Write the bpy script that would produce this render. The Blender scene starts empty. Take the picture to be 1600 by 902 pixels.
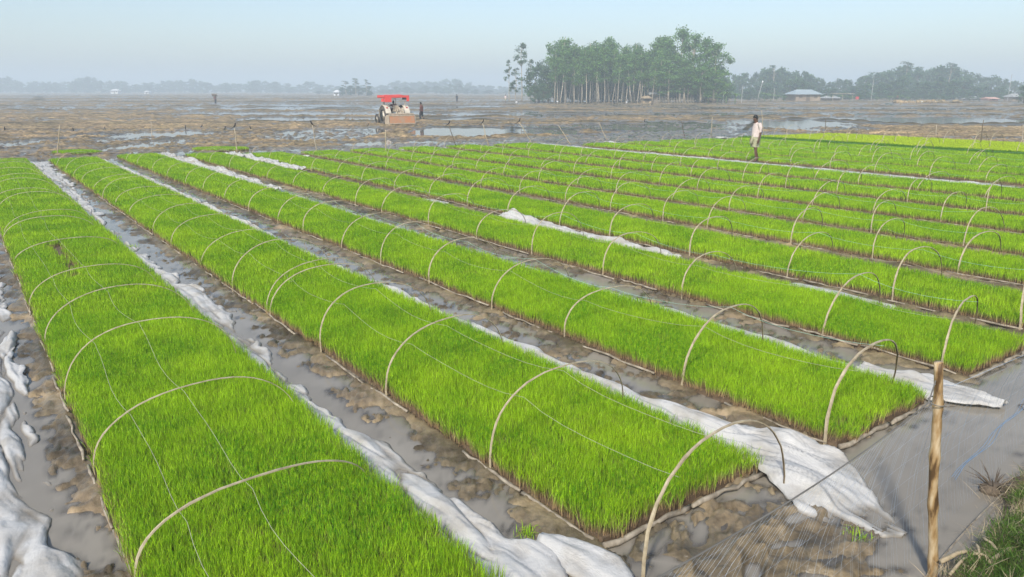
import bpy, math, random
import numpy as np
from mathutils import Vector, Matrix
R = math.radians
random.seed(7)
rng = np.random.default_rng(7)
sc = bpy.context.scene
col = sc.collection

# ------------------------------------------------------------------ camera, sky, sun, exposure
FPX, HY, CAMH = 1155.0, 140.0, 2.65
PITCH = math.atan((451 - HY) / FPX)
cam = bpy.data.cameras.new('camera')
cam.sensor_width = 36; cam.lens = 36 * FPX / 1600
cam.clip_start = 0.05; cam.clip_end = 20000
camo = bpy.data.objects.new('camera', cam)
camo.location = (0, 0, CAMH); camo.rotation_euler = (math.pi / 2 - PITCH, 0, 0)
col.objects.link(camo); sc.camera = camo

SUN_EL, SUN_AZ = R(42), R(200)          # compass-like angle from +Y, clockwise: sun behind the camera, a little left
world = bpy.data.worlds.new('World'); sc.world = world; world.use_nodes = True
wn = world.node_tree.nodes; wl = world.node_tree.links
bg = wn['Background']; sky = wn.new('ShaderNodeTexSky'); sky.sky_type = 'NISHITA'; sky.sun_disc = False
sky.sun_elevation = SUN_EL; sky.sun_rotation = SUN_AZ; sky.air_density = 1.0; sky.dust_density = 1.5; sky.ozone_density = 1.6
wl.new(sky.outputs[0], bg.inputs[0]); bg.inputs[1].default_value = 0.125
sl = bpy.data.lights.new('sun', 'SUN'); sl.energy = 3.1; sl.angle = R(5); sl.color = (1, 0.95, 0.87)
slo = bpy.data.objects.new('sun', sl)
sd = Vector((math.sin(SUN_AZ) * math.cos(SUN_EL), math.cos(SUN_AZ) * math.cos(SUN_EL), math.sin(SUN_EL)))
slo.rotation_euler = (-sd).to_track_quat('-Z', 'Y').to_euler(); slo.location = (0, 0, 60); col.objects.link(slo)
sc.view_settings.view_transform = 'Standard'; sc.view_settings.look = 'None'
sc.view_settings.exposure = 0.50; sc.view_settings.gamma = 1
HAZE_DENSITY = 0.0021
cy = sc.cycles
cy.max_bounces = 6; cy.diffuse_bounces = 3; cy.glossy_bounces = 2; cy.transmission_bounces = 3
cy.volume_bounces = 1; cy.transparent_max_bounces = 6; cy.use_denoising = True
try: cy.denoiser = 'OPENIMAGEDENOISE'
except Exception: pass

# ------------------------------------------------------------------ coordinates
AZ = math.atan(885 / math.hypot(FPX, 451 - HY))     # beds run this far left of the view direction
SA, CA = math.sin(AZ), math.cos(AZ)
def UV(u, v, z=0.0): return Vector((-SA * u + CA * v, CA * u + SA * v, z))
def ray(px, py):
    dx = (px - 800) / FPX; dy = -(py - 451) / FPX
    return Vector((dx, math.cos(PITCH) + dy * math.sin(PITCH), -math.sin(PITCH) + dy * math.cos(PITCH)))
def G(px, py, z=0.0):
    d = ray(px, py); t = (z - CAMH) / d.z
    return Vector((d.x * t, d.y * t, z))
def F(px, Y):                                        # a place near the horizon, Y metres ahead
    return Vector(((px - 800) / math.hypot(FPX, 451 - HY) * Y, Y, 0))
def HT(py, Y):                                       # real height of something seen at row py, Y metres ahead
    d = ray(800, py); return CAMH + d.z / d.y * Y
def toUV(P): return (-SA * P.x + CA * P.y, CA * P.x + SA * P.y)

# ------------------------------------------------------------------ numpy noise
def _h(ix, iy, s):
    n = (ix.astype(np.int64) * 374761393 + iy.astype(np.int64) * 668265263 + s * 2147483647) & 0xffffffff
    n = ((n ^ (n >> 13)) * 1274126177) & 0xffffffff
    n = (n ^ (n >> 16)) & 0xffffffff
    return n / 4294967295.0
def vn(x, y, s=0):
    x = np.asarray(x, float); y = np.asarray(y, float)
    ix = np.floor(x); iy = np.floor(y); fx = x - ix; fy = y - iy
    fx = fx * fx * (3 - 2 * fx); fy = fy * fy * (3 - 2 * fy)
    a = _h(ix, iy, s); b = _h(ix + 1, iy, s); c = _h(ix, iy + 1, s); d = _h(ix + 1, iy + 1, s)
    return (a + (b - a) * fx) * (1 - fy) + (c + (d - c) * fx) * fy
def fbm(x, y, s=0, o=3):
    t = 0; a = 0.5; w = 0
    for k in range(o):
        t = t + a * vn(x * 2 ** k + 17.3 * k, y * 2 ** k - 9.1 * k, s + k); w += a; a *= 0.5
    return t / w
def lvn(x, y, s=0):                                  # flat-faceted noise on a triangular lattice: crumpled film
    x = np.asarray(x, float); y = np.asarray(y, float); k = (x + y) * .3660254; i = np.floor(x + k); j = np.floor(y + k); fx = x + k - i; fy = y + k - j
    a = _h(i, j, s); d = _h(i + 1, j + 1, s); up = fx > fy; b = np.where(up, _h(i + 1, j, s), _h(i, j + 1, s)); hi = np.maximum(fx, fy); lo = np.minimum(fx, fy)
    return a * (1 - hi) + b * (hi - lo) + d * lo
def billow(x, y, s=0): return 1 - np.abs(2 * vn(x, y, s) - 1)
def sstep(a, b, x):
    t = np.clip((x - a) / (b - a), 0, 1); return t * t * (3 - 2 * t)

# ------------------------------------------------------------------ materials
def nmat(name):
    m = bpy.data.materials.new(name); m.use_nodes = True
    n = m.node_tree.nodes; l = m.node_tree.links
    return m, n, l, n['Principled BSDF'], n['Material Output']
def noise(n, l, scale, detail=3, vec=None, rough=0.55):
    t = n.new('ShaderNodeTexNoise'); t.inputs['Scale'].default_value = scale
    t.inputs['Detail'].default_value = detail; t.inputs['Roughness'].default_value = rough
    if vec is not None: l.new(vec, t.inputs['Vector'])
    return t.outputs[0]
def ramp(n, l, src, stops):
    r = n.new('ShaderNodeValToRGB'); l.new(src, r.inputs[0]); e = r.color_ramp.elements
    while len(e) < len(stops): e.new(0.5)
    for k, (p, c) in enumerate(stops):
        e[k].position = p; e[k].color = (c[0], c[1], c[2], 1) if not isinstance(c, float) else (c, c, c, 1)
    return r.outputs[0]
def bump(n, l, b, src, strength=0.5, dist=0.01):
    k = n.new('ShaderNodeBump'); k.inputs['Strength'].default_value = strength; k.inputs['Distance'].default_value = dist
    l.new(src, k.inputs['Height']); l.new(k.outputs[0], b.inputs['Normal'])
def plain(name, c, rough=0.7, var=0.25, scale=6, bs=0.0, spec=0.4, metal=0.0, c2=None):
    m, n, l, b, o = nmat(name)
    tc = n.new('ShaderNodeTexCoord')
    s = noise(n, l, scale, 4, tc.outputs['Object'])
    lo = tuple(x * (1 - var) for x in c); hi = tuple(min(1, x * (1 + var)) for x in c)
    if c2: hi = c2
    l.new(ramp(n, l, s, [(0.3, lo), (0.7, hi)]), b.inputs['Base Color'])
    b.inputs['Roughness'].default_value = rough; b.inputs['Specular IOR Level'].default_value = spec; b.inputs['Metallic'].default_value = metal
    if bs: bump(n, l, b, s, bs, 0.01)
    return m
def mixc(n, l, f, a, b, mode='MIX'):
    m = n.new('ShaderNodeMix'); m.data_type = 'RGBA'; m.blend_type = mode
    for sock, val in ((m.inputs[0], f), (m.inputs[6], a), (m.inputs[7], b)):
        if isinstance(val, (int, float)): sock.default_value = val
        elif isinstance(val, tuple): sock.default_value = (*val, 1)
        else: l.new(val, sock)
    return m.outputs[2]

def mud_material():
    m, n, l, b, o = nmat('wet_mud')
    geo = n.new('ShaderNodeNewGeometry'); sep = n.new('ShaderNodeSeparateXYZ'); l.new(geo.outputs['Position'], sep.inputs[0])
    mr = n.new('ShaderNodeMapRange'); mr.inputs[1].default_value = 0.035; mr.inputs[2].default_value = 0.12; l.new(sep.outputs[2], mr.inputs[0])
    n1 = noise(n, l, 0.35, 5, geo.outputs['Position']); n2 = noise(n, l, 9, 5, geo.outputs['Position']); n3 = noise(n, l, 45, 3, geo.outputs['Position'])
    wet = ramp(n, l, n2, [(0.3, (0.150, 0.120, 0.082)), (0.7, (0.225, 0.185, 0.130))])
    dry = ramp(n, l, n2, [(0.3, (0.19, 0.138, 0.082)), (0.7, (0.43, 0.33, 0.20))])
    c = mixc(n, l, mr.outputs[0], wet, dry)
    olive = ramp(n, l, n1, [(0.35, (1, 1, 1)), (0.7, (0.80, 0.86, 0.80))])
    mp = n.new('ShaderNodeMapping'); mp.inputs['Scale'].default_value = (.10, 1.0, 1); l.new(geo.outputs['Position'], mp.inputs[0])
    n4 = noise(n, l, 1.1, 6, mp.outputs[0], .7)
    n5 = noise(n, l, 3.2, 5, geo.outputs['Position'], .7); c = mixc(n, l, 1.0, c, olive, 'MULTIPLY'); c = mixc(n, l, 1.0, c, ramp(n, l, n5, [(0.36, (0.60, 0.58, 0.56)), (0.62, (1.30, 1.25, 1.18))]), 'MULTIPLY'); c = mixc(n, l, 1.0, c, ramp(n, l, n4, [(0.36, (0.50, 0.49, 0.47)), (0.5, (1, .98, .95)), (0.64, (1.65, 1.55, 1.4))]), 'MULTIPLY')
    ab = n.new('ShaderNodeAttribute'); ab.attribute_name = 'h'; c = mixc(n, l, ab.outputs['Fac'], c, (0.05, 0.05, 0.03))  # bunds darkened: wet grassy earth, plus their shaded near side put into the colour
    l.new(c, b.inputs['Base Color'])
    l.new(ramp(n, l, mr.outputs[0], [(0.0, 0.30), (0.5, 0.85)]), b.inputs['Roughness'])
    b.inputs['Specular IOR Level'].default_value = 0.3
    bump(n, l, b, mixc(n, l, 0.4, n2, n3), 0.8, 0.02)
    return m
def water_material():
    m, n, l, b, o = nmat('muddy_water'); n.remove(b)
    geo = n.new('ShaderNodeNewGeometry'); at = n.new('ShaderNodeAttribute'); at.attribute_name = 'h'
    n1 = noise(n, l, 0.8, 3, geo.outputs['Position']); n2 = noise(n, l, 7, 2, geo.outputs['Position'])
    bp = n.new('ShaderNodeBump'); bp.inputs['Strength'].default_value = 0.05; bp.inputs['Distance'].default_value = 0.01; l.new(n2, bp.inputs['Height'])
    di = n.new('ShaderNodeBsdfDiffuse'); l.new(ramp(n, l, n1, [(0.3, (0.25, 0.222, 0.178)), (0.7, (0.315, 0.285, 0.235))]), di.inputs[0])
    tr = n.new('ShaderNodeBsdfTransparent'); tr.inputs[0].default_value = (0.86, 0.80, 0.68, 1)
    body = n.new('ShaderNodeMixShader'); l.new(at.outputs['Fac'], body.inputs[0]); l.new(tr.outputs[0], body.inputs[1]); l.new(di.outputs[0], body.inputs[2])
    gl = n.new('ShaderNodeBsdfGlossy'); gl.inputs['Roughness'].default_value = 0.05; l.new(bp.outputs[0], gl.inputs['Normal'])
    fr = n.new('ShaderNodeFresnel'); fr.inputs[0].default_value = 1.38; l.new(bp.outputs[0], fr.inputs['Normal'])
    mx = n.new('ShaderNodeMixShader'); l.new(fr.outputs[0], mx.inputs[0]); l.new(body.outputs[0], mx.inputs[1]); l.new(gl.outputs[0], mx.inputs[2]); l.new(mx.outputs[0], o.inputs[0])
    return m
def blade_material(name, base, mid, tip, tip2):
    m, n, l, b, o = nmat(name)
    at = n.new('ShaderNodeAttribute'); at.attribute_name = 'h'
    geo = n.new('ShaderNodeNewGeometry'); oi = n.new('ShaderNodeObjectInfo')
    n1 = noise(n, l, 1.1, 5, geo.outputs['Position'], .65); n2 = noise(n, l, 34, 2, geo.outputs['Position'])
    n2 = ramp(n, l, n2, [(.38, 0.0), (.62, 1.0)])
    t = mixc(n, l, n2, mixc(n, l, ramp(n, l, n1, [(0.40, 0.0), (0.62, 1.0)]), tip, tip2), tip2)
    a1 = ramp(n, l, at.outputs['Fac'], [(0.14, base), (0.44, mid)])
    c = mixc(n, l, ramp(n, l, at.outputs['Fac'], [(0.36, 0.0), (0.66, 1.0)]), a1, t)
    rv = n.new('ShaderNodeMapRange'); ar = n.new('ShaderNodeAttribute'); ar.attribute_name = 'rnd'; rv.inputs[3].default_value = 0.42; rv.inputs[4].default_value = 1.55; l.new(ar.outputs['Fac'], rv.inputs[0])
    hs = n.new('ShaderNodeHueSaturation'); l.new(rv.outputs[0], hs.inputs['Value']); l.new(c, hs.inputs['Color'])
    l.new(hs.outputs[0], b.inputs['Base Color']); b.inputs['Roughness'].default_value = 0.5; b.inputs['Specular IOR Level'].default_value = 0.25
    tr = n.new('ShaderNodeBsdfTranslucent'); l.new(hs.outputs[0], tr.inputs[0])
    mx = n.new('ShaderNodeMixShader'); mx.inputs[0].default_value = 0.36
    l.new(b.outputs[0], mx.inputs[1]); l.new(tr.outputs[0], mx.inputs[2]); l.new(mx.outputs[0], o.inputs[0])
    return m
def leaf_material(name, c1, c2):
    m, n, l, b, o = nmat(name)
    geo = n.new('ShaderNodeNewGeometry'); oi = n.new('ShaderNodeObjectInfo')
    n1 = noise(n, l, 0.6, 3, geo.outputs['Position'])
    c = ramp(n, l, n1, [(0.3, c1), (0.7, c2)])
    rv = n.new('ShaderNodeMapRange'); ar = n.new('ShaderNodeAttribute'); ar.attribute_name = 'rnd'; rv.inputs[3].default_value = 0.55; rv.inputs[4].default_value = 1.5; l.new(ar.outputs['Fac'], rv.inputs[0])
    hs = n.new('ShaderNodeHueSaturation'); l.new(rv.outputs[0], hs.inputs['Value']); l.new(c, hs.inputs['Color'])
    l.new(hs.outputs[0], b.inputs['Base Color']); b.inputs['Roughness'].default_value = 0.55
    tr = n.new('ShaderNodeBsdfTranslucent'); l.new(hs.outputs[0], tr.inputs[0])
    mx = n.new('ShaderNodeMixShader'); mx.inputs[0].default_value = 0.3
    l.new(b.outputs[0], mx.inputs[1]); l.new(tr.outputs[0], mx.inputs[2]); l.new(mx.outputs[0], o.inputs[0])
    return m
def cloth_material():
    m, n, l, b, o = nmat('white_sheeting')
    tc = n.new('ShaderNodeTexCoord'); geo = n.new('ShaderNodeNewGeometry')
    sep = n.new('ShaderNodeSeparateXYZ'); l.new(geo.outputs['Position'], sep.inputs[0])
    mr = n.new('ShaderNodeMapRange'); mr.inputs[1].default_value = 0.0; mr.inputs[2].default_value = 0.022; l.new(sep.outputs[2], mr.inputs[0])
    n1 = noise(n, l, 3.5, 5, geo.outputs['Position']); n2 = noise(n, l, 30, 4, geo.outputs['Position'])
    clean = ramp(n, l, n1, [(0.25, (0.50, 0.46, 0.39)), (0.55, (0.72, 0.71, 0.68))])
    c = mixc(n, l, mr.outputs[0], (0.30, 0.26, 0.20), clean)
    l.new(c, b.inputs['Base Color']); b.inputs['Roughness'].default_value = 0.45
    vo = n.new('ShaderNodeTexVoronoi'); vo.feature = 'DISTANCE_TO_EDGE'; vo.inputs['Scale'].default_value = 11; mp = n.new('ShaderNodeVectorMath'); mp.operation = 'ADD'; l.new(geo.outputs['Position'], mp.inputs[0])
    nc = n.new('ShaderNodeTexNoise'); nc.inputs['Scale'].default_value = 6; sc_ = n.new('ShaderNodeVectorMath'); sc_.operation = 'SCALE'; sc_.inputs[3].default_value = 0.25; l.new(nc.outputs['Color'], sc_.inputs[0]); l.new(sc_.outputs[0], mp.inputs[1]); l.new(mp.outputs[0], vo.inputs['Vector'])
    hh = n.new('ShaderNodeMath'); hh.operation = 'MULTIPLY_ADD'; l.new(vo.outputs['Distance'], hh.inputs[0]); hh.inputs[1].default_value = 0.8; l.new(n2, hh.inputs[2])
    bump(n, l, b, hh.outputs[0], 0.35, 0.02)
    tr = n.new('ShaderNodeBsdfTranslucent'); l.new(c, tr.inputs[0])
    mx = n.new('ShaderNodeMixShader'); mx.inputs[0].default_value = 0.35
    l.new(b.outputs[0], mx.inputs[1]); l.new(tr.outputs[0], mx.inputs[2]); l.new(mx.outputs[0], o.inputs[0])
    return m
M = dict(
    mud=mud_material(), water=water_material(), cloth=cloth_material(),
    seed=blade_material('rice_seedling', (0.42, 0.29, 0.16), (0.34, 0.42, 0.09), (0.11, 0.34, 0.012), (0.42, 0.64, 0.022)),
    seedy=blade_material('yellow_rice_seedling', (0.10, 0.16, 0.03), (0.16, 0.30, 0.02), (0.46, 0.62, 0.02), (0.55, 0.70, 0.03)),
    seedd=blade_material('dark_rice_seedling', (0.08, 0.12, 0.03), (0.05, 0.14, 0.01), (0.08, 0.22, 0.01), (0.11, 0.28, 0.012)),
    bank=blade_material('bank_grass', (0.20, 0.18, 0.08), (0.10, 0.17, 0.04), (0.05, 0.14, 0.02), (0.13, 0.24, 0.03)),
    straw=plain('dry_straw', (0.42, 0.34, 0.22), 0.8, 0.3, 20),
    soil=plain('bed_soil', (0.13, 0.09, 0.055), 0.7, 0.35, 25, 0.5),
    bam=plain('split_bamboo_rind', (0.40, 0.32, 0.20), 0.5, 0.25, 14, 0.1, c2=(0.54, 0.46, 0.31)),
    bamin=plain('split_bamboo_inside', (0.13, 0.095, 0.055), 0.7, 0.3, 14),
    pole=plain('weathered_edging', (0.20, 0.16, 0.11), 0.8, 0.4, 9, 0.4, c2=(0.46, 0.40, 0.31)),
    string=plain('twine', (0.42, 0.40, 0.30), 0.7, 0.1), stringg=plain('green_twine', (0.38, 0.62, 0.50), 0.6, 0.1),
    rope=plain('dark_cord', (0.16, 0.15, 0.13), 0.8, 0.2), net=plain('nylon_net', (0.34, 0.40, 0.46), 0.4, 0.15), netb=plain('blue_net_hem', (0.14, 0.34, 0.62), 0.5, 0.2),
    bark=plain('pale_bark', (0.42, 0.36, 0.27), 0.85, 0.25, 3), barkd=plain('dark_bark', (0.13, 0.10, 0.07), 0.85, 0.3, 3),
    leaf=leaf_material('leaf_mid', (0.07, 0.17, 0.03), (0.145, 0.275, 0.05)),
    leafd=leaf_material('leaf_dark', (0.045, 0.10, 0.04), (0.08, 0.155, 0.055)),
    leafb=leaf_material('leaf_banana', (0.10, 0.19, 0.04), (0.17, 0.27, 0.06)),
    skin=plain('brown_skin', (0.13, 0.065, 0.04), 0.55, 0.15, 8), hair=plain('black_hair', (0.012, 0.01, 0.01), 0.5, 0.2, 30),
    shirt=plain('pink_white_shirt', (0.62, 0.52, 0.48), 0.8, 0.14, 14, 0.8), lungi=plain('cream_lungi', (0.36, 0.35, 0.22), 0.85, 0.3, 12, 0.8),
    dark=plain('dark_trousers', (0.03, 0.035, 0.045), 0.8, 0.2), maroon=plain('maroon_vest', (0.16, 0.06, 0.045), 0.8, 0.2),
    red=plain('red_tarpaulin', (0.70, 0.075, 0.06), 0.5, 0.12, 3), orange=plain('mud_stained_orange_paint', (0.58, 0.22, 0.08), 0.6, 0.2, 3.5, c2=(0.36, 0.24, 0.15)),
    tan=plain('mud_caked_metal', (0.44, 0.36, 0.26), 0.75, 0.25, 4, 0.2), cream=plain('cream_paint', (0.62, 0.56, 0.45), 0.5, 0.2, 4),
    tyre=plain('muddy_rubber', (0.045, 0.045, 0.05), 0.75, 0.4, 4, c2=(0.16, 0.13, 0.10)), black=plain('black_parts', (0.02, 0.02, 0.022), 0.5, 0.2),
    roof=plain('blue_tin_roof', (0.36, 0.42, 0.43), 0.45, 0.1, 1), wall=plain('mud_wall', (0.28, 0.22, 0.16), 0.9, 0.2, 0.8), thatch=plain('thatch', (0.36, 0.27, 0.16), 0.95, 0.3, 3),
    grey=plain('grey_tin', (0.36, 0.36, 0.34), 0.6, 0.2, 1), white=plain('white_paint', (0.75, 0.75, 0.73), 0.6, 0.05), pink=plain('pink_wall', (0.62, 0.36, 0.28), 0.8, 0.1, 1), redc=plain('red_cloth', (0.5, 0.05, 0.05), 0.8, 0.1))

def post_material():
    m, n, l, b, o = nmat('peeling_bamboo')
    tc = n.new('ShaderNodeTexCoord'); mp = n.new('ShaderNodeMapping'); mp.inputs['Scale'].default_value = (22, 22, 6); l.new(tc.outputs['Object'], mp.inputs[0])
    a = noise(n, l, 1.0, 4, mp.outputs[0])
    l.new(ramp(n, l, a, [(0.36, (0.10, 0.055, 0.02)), (0.48, (0.36, 0.23, 0.10)), (0.64, (0.56, 0.44, 0.27))]), b.inputs['Base Color'])
    b.inputs['Roughness'].default_value = 0.6; bump(n, l, b, a, 0.4, 0.006); return m
M['post'] = post_material()

# ------------------------------------------------------------------ object helpers
def tag(o, label=None, cat=None, group=None, kind=None):
    if label: o['label'] = label
    if cat: o['category'] = cat
    if group: o['group'] = group
    if kind: o['kind'] = kind
    return o
def link(name, me, parent=None):
    o = bpy.data.objects.new(name, me); col.objects.link(o)
    if parent is not None: o.parent = parent
    return o
def empty(name, loc=(0, 0, 0), rz=0, s=1):
    o = bpy.data.objects.new(name, None); col.objects.link(o); o.location = loc; o.rotation_euler = (0, 0, rz); o.scale = (s, s, s)
    o.empty_display_size = 0.2
    return o
def npmesh(name, V, Fc, mats, smooth=True, mi=None, attr=None, rnd=None):
    V = np.asarray(V, np.float32); me = bpy.data.meshes.new(name)
    if isinstance(Fc, np.ndarray):
        k = Fc.shape[1]; nf = len(Fc)
        me.vertices.add(len(V)); me.vertices.foreach_set('co', V.ravel())
        me.loops.add(nf * k); me.loops.foreach_set('vertex_index', Fc.astype(np.int32).ravel())
        me.polygons.add(nf); me.polygons.foreach_set('loop_start', np.arange(0, nf * k, k, dtype=np.int32))
        me.update(calc_edges=True)
    else:
        me.from_pydata(V.tolist(), [], Fc)
    for m in (mats if isinstance(mats, (list, tuple)) else [mats]): me.materials.append(m)
    if mi is not None: me.polygons.foreach_set('material_index', np.asarray(mi, np.int32))
    if smooth: me.polygons.foreach_set('use_smooth', np.ones(len(me.polygons), bool))
    if attr is not None:
        a = me.attributes.new('h', 'FLOAT', 'POINT'); a.data.foreach_set('value', np.asarray(attr, np.float32))
    if rnd is not None:
        a = me.attributes.new('rnd', 'FLOAT', 'POINT'); a.data.foreach_set('value', np.asarray(rnd, np.float32))
    me.update(); return me
class MB:
    def __init__(s): s.v = []; s.f = []; s.m = []
    def add(s, V, Fc, mi=0):
        o = len(s.v); s.v += [tuple(p) for p in V]; s.f += [tuple(i + o for i in f) for f in Fc]; s.m += [mi] * len(Fc)
    def box(s, a, b, mi=0, taper=1.0, rot=None):
        (x0, y0, z0), (x1, y1, z1) = a, b; cx, cy_ = (x0 + x1) / 2, (y0 + y1) / 2
        V = [(x0, y0, z0), (x1, y0, z0), (x1, y1, z0), (x0, y1, z0)] + [(cx + (x - cx) * taper, cy_ + (y - cy_) * taper, z1) for x, y in ((x0, y0), (x1, y0), (x1, y1), (x0, y1))]
        if rot: V = [tuple(rot @ Vector(p)) for p in V]
        s.add(V, [(3, 2, 1, 0), (4, 5, 6, 7), (0, 1, 5, 4), (1, 2, 6, 5), (2, 3, 7, 6), (3, 0, 4, 7)], mi)
    def tube(s, P, r, n=6, mi=0, caps=True, sq=1.0):
        P = [Vector(p) for p in P]; r = r if isinstance(r, (list, tuple)) else [r] * len(P)
        V = []; 
        for k, p in enumerate(P):
            d = (P[min(k + 1, len(P) - 1)] - P[max(k - 1, 0)]).normalized()
            a = d.cross(Vector((0, 0, 1)) if abs(d.z) < 0.95 else Vector((1, 0, 0))).normalized(); b = d.cross(a)
            for j in range(n):
                t = 2 * math.pi * j / n; V.append(p + (a * math.cos(t) + b * math.sin(t) * sq) * r[k])
        Fc = [(k * n + j, k * n + (j + 1) % n, (k + 1) * n + (j + 1) % n, (k + 1) * n + j) for k in range(len(P) - 1) for j in range(n)]
        if caps: Fc += [tuple(range(n - 1, -1, -1)), tuple((len(P) - 1) * n + j for j in range(n))]
        s.add(V, Fc, mi)
    def rings(s, L, n=12, mi=0, caps=True):          # L: (centre, rx, ry[, tilt vector]) horizontal ellipses
        V = []
        for k, it in enumerate(L):
            c, rx, ry = it[0], it[1], it[2]; w = it[3] if len(it) > 3 else 0
            for j in range(n):
                t = 2 * math.pi * j / n; q = 1 + w * math.sin(5 * t + k)
                V.append((c[0] + rx * q * math.cos(t), c[1] + ry * q * math.sin(t), c[2]))
        Fc = [(k * n + j, k * n + (j + 1) % n, (k + 1) * n + (j + 1) % n, (k + 1) * n + j) for k in range(len(L) - 1) for j in range(n)]
        if caps: Fc += [tuple(range(n - 1, -1, -1)), tuple((len(L) - 1) * n + j for j in range(n))]
        s.add(V, Fc, mi)
    def ball(s, c, r, n=10, mi=0):
        rx, ry, rz = r if isinstance(r, tuple) else (r, r, r)
        L = [((c[0], c[1], c[2] - rz * math.cos(math.pi * k / 8)), max(rx * math.sin(math.pi * k / 8), 1e-4), max(ry * math.sin(math.pi * k / 8), 1e-4)) for k in range(9)]
        s.rings(L, n, mi)
    def cyl(s, c, ax, r, h, n=20, mi=0):
        c = Vector(c); ax = Vector(ax).normalized(); s.tube([c - ax * h / 2, c + ax * h / 2], r, n, mi)
    def build(s, name, mats, parent=None, smooth=False):
        me = npmesh(name, s.v, s.f, mats, smooth, s.m); return link(name, me, parent)
    def mesh(s, name, mats, smooth=False): return npmesh(name, s.v, s.f, mats, smooth, s.m)
def copy_tree(o, parent=None):
    c = o.copy(); col.objects.link(c)
    if parent is not None: c.parent = parent
    for ch in [x for x in bpy.data.objects if x.parent == o]: copy_tree(ch, c)
    return c
ORD = ['', 'first', 'second', 'third', 'fourth', 'fifth', 'sixth', 'seventh', 'eighth', 'ninth', 'tenth', 'eleventh', 'twelfth', 'thirteenth', 'fourteenth', 'fifteenth', 'sixteenth', 'seventeenth', 'eighteenth', 'nineteenth', 'twentieth', 'twenty-first', 'twenty-second', 'twenty-third', 'twenty-fourth', 'twenty-fifth', 'twenty-sixth', 'twenty-seventh', 'twenty-eighth']

# ------------------------------------------------------------------ the beds: (v_left, width, u_near, u_far)
BEDS = [(0.45, 1.52, 2.72, 33.8), (2.74, 1.50, 2.80, 32.8), (5.05, 1.41, 2.66, 33.2), (7.36, 1.34, 2.70, 32.0), (9.38, 1.42, 2.85, 30.8), (11.55, 1.42, 2.9, 30.4),
        (13.65, 1.42, 2.9, 30.2), (15.85, 1.42, 2.9, 29.9), (18.15, 1.42, 2.9, 29.6), (20.45, 1.92, 2.9, 29.0), (23.95, 1.8, 2.9, 26.8), (26.55, 1.5, 2.9, 26.4),
        (28.65, 1.5, 2.9, 26.2), (30.75, 1.5, 3.2, 25.8), (32.75, 1.3, 3.6, 25.2), (34.3, 0.9, 4, 25.6), (35.4, 1.9, 4, 25.4), (37.5, 1.9, 5, 25.0), (39.6, 1.8, 6, 24.6)]

# ------------------------------------------------------------------ ground: one sheet to the horizon
WATERS = [(640, 800, 199, 214, 1), (790, 900, 196, 212, .6), (900, 1170, 190, 208, .55), (1180, 1340, 188, 207, .9), (1250, 1680, 184, 196.5, 2.6), (370, 590, 183.5, 189, 1.1), (660, 800, 184.5, 189, 1),
          (420, 600, 200, 220, .5), (180, 280, 206, 222, .6), (-20, 60, 215, 235, .6), (195, 260, 216, 236, .6), (130, 350, 206, 214, .5), (540, 800, 221, 229, .8), (300, 800, 164, 171, .6),
          (390, 560, 158, 162, .8), (620, 1600, 176, 181, .5), (250, 640, 176, 181, .5), (1050, 1600, 168, 172, .5), (0, 200, 164, 168, .4), (560, 1000, 158, 161, .5), (230, 520, 170, 173, .5)]
MUDS = [(-50, 380, 189, 203, .6), (380, 600, 191, 199, .3), (1290, 1700, 198, 214, 1.1), (700, 1200, 212, 226, .4), (300, 560, 218, 232, .3), (-50, 250, 176, 188, .5), (600, 660, 203, 214, .6)]
BUNDS = [([(-60, 196), (250, 196), (420, 192), (570, 190), (655, 190), (800, 191), (1000, 192)], .22, .9), ([(600, 185), (800, 183), (1100, 183), (1270, 180.5), (1450, 180), (1700, 181)], .2, .9),
         ([(1100, 187), (1170, 184), (1300, 188), (1440, 196), (1700, 192)], .16, .9), ([(-60, 181), (330, 180), (560, 182.5), (700, 182)], .16, .8), ([(-60, 173), (600, 172.5), (1000, 174)], .2, 1.2),
         ([(-60, 166), (400, 167), (800, 165)], .22, 1.5), ([(800, 172), (1200, 173), (1700, 175)], .24, 1.3), ([(-60, 160), (800, 160), (1700, 160)], .28, 2.5), ([(1100, 166.5), (1700, 168)], .3, 1.6),
         ([(-60, 155), (800, 154.5)], .3, 4), ([(450, 169.5), (900, 169)], .18, 1.1), ([(-60, 151), (900, 151)], .3, 6), ([(640, 198), (800, 200), (1000, 205)], .07, .5), ([(800, 195), (800, 214)], .06, .4), ([(1160, 208), (1180, 190)], .08, .5),
         ([(60, 158), (60, 151)], .2, 2.0), ([(620, 176), (900, 178), (1100, 177)], .14, 1.0)]
BANKL = lambda v: 1.37 + 0.14 * (v - 4.2)
BK = [None]
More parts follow.
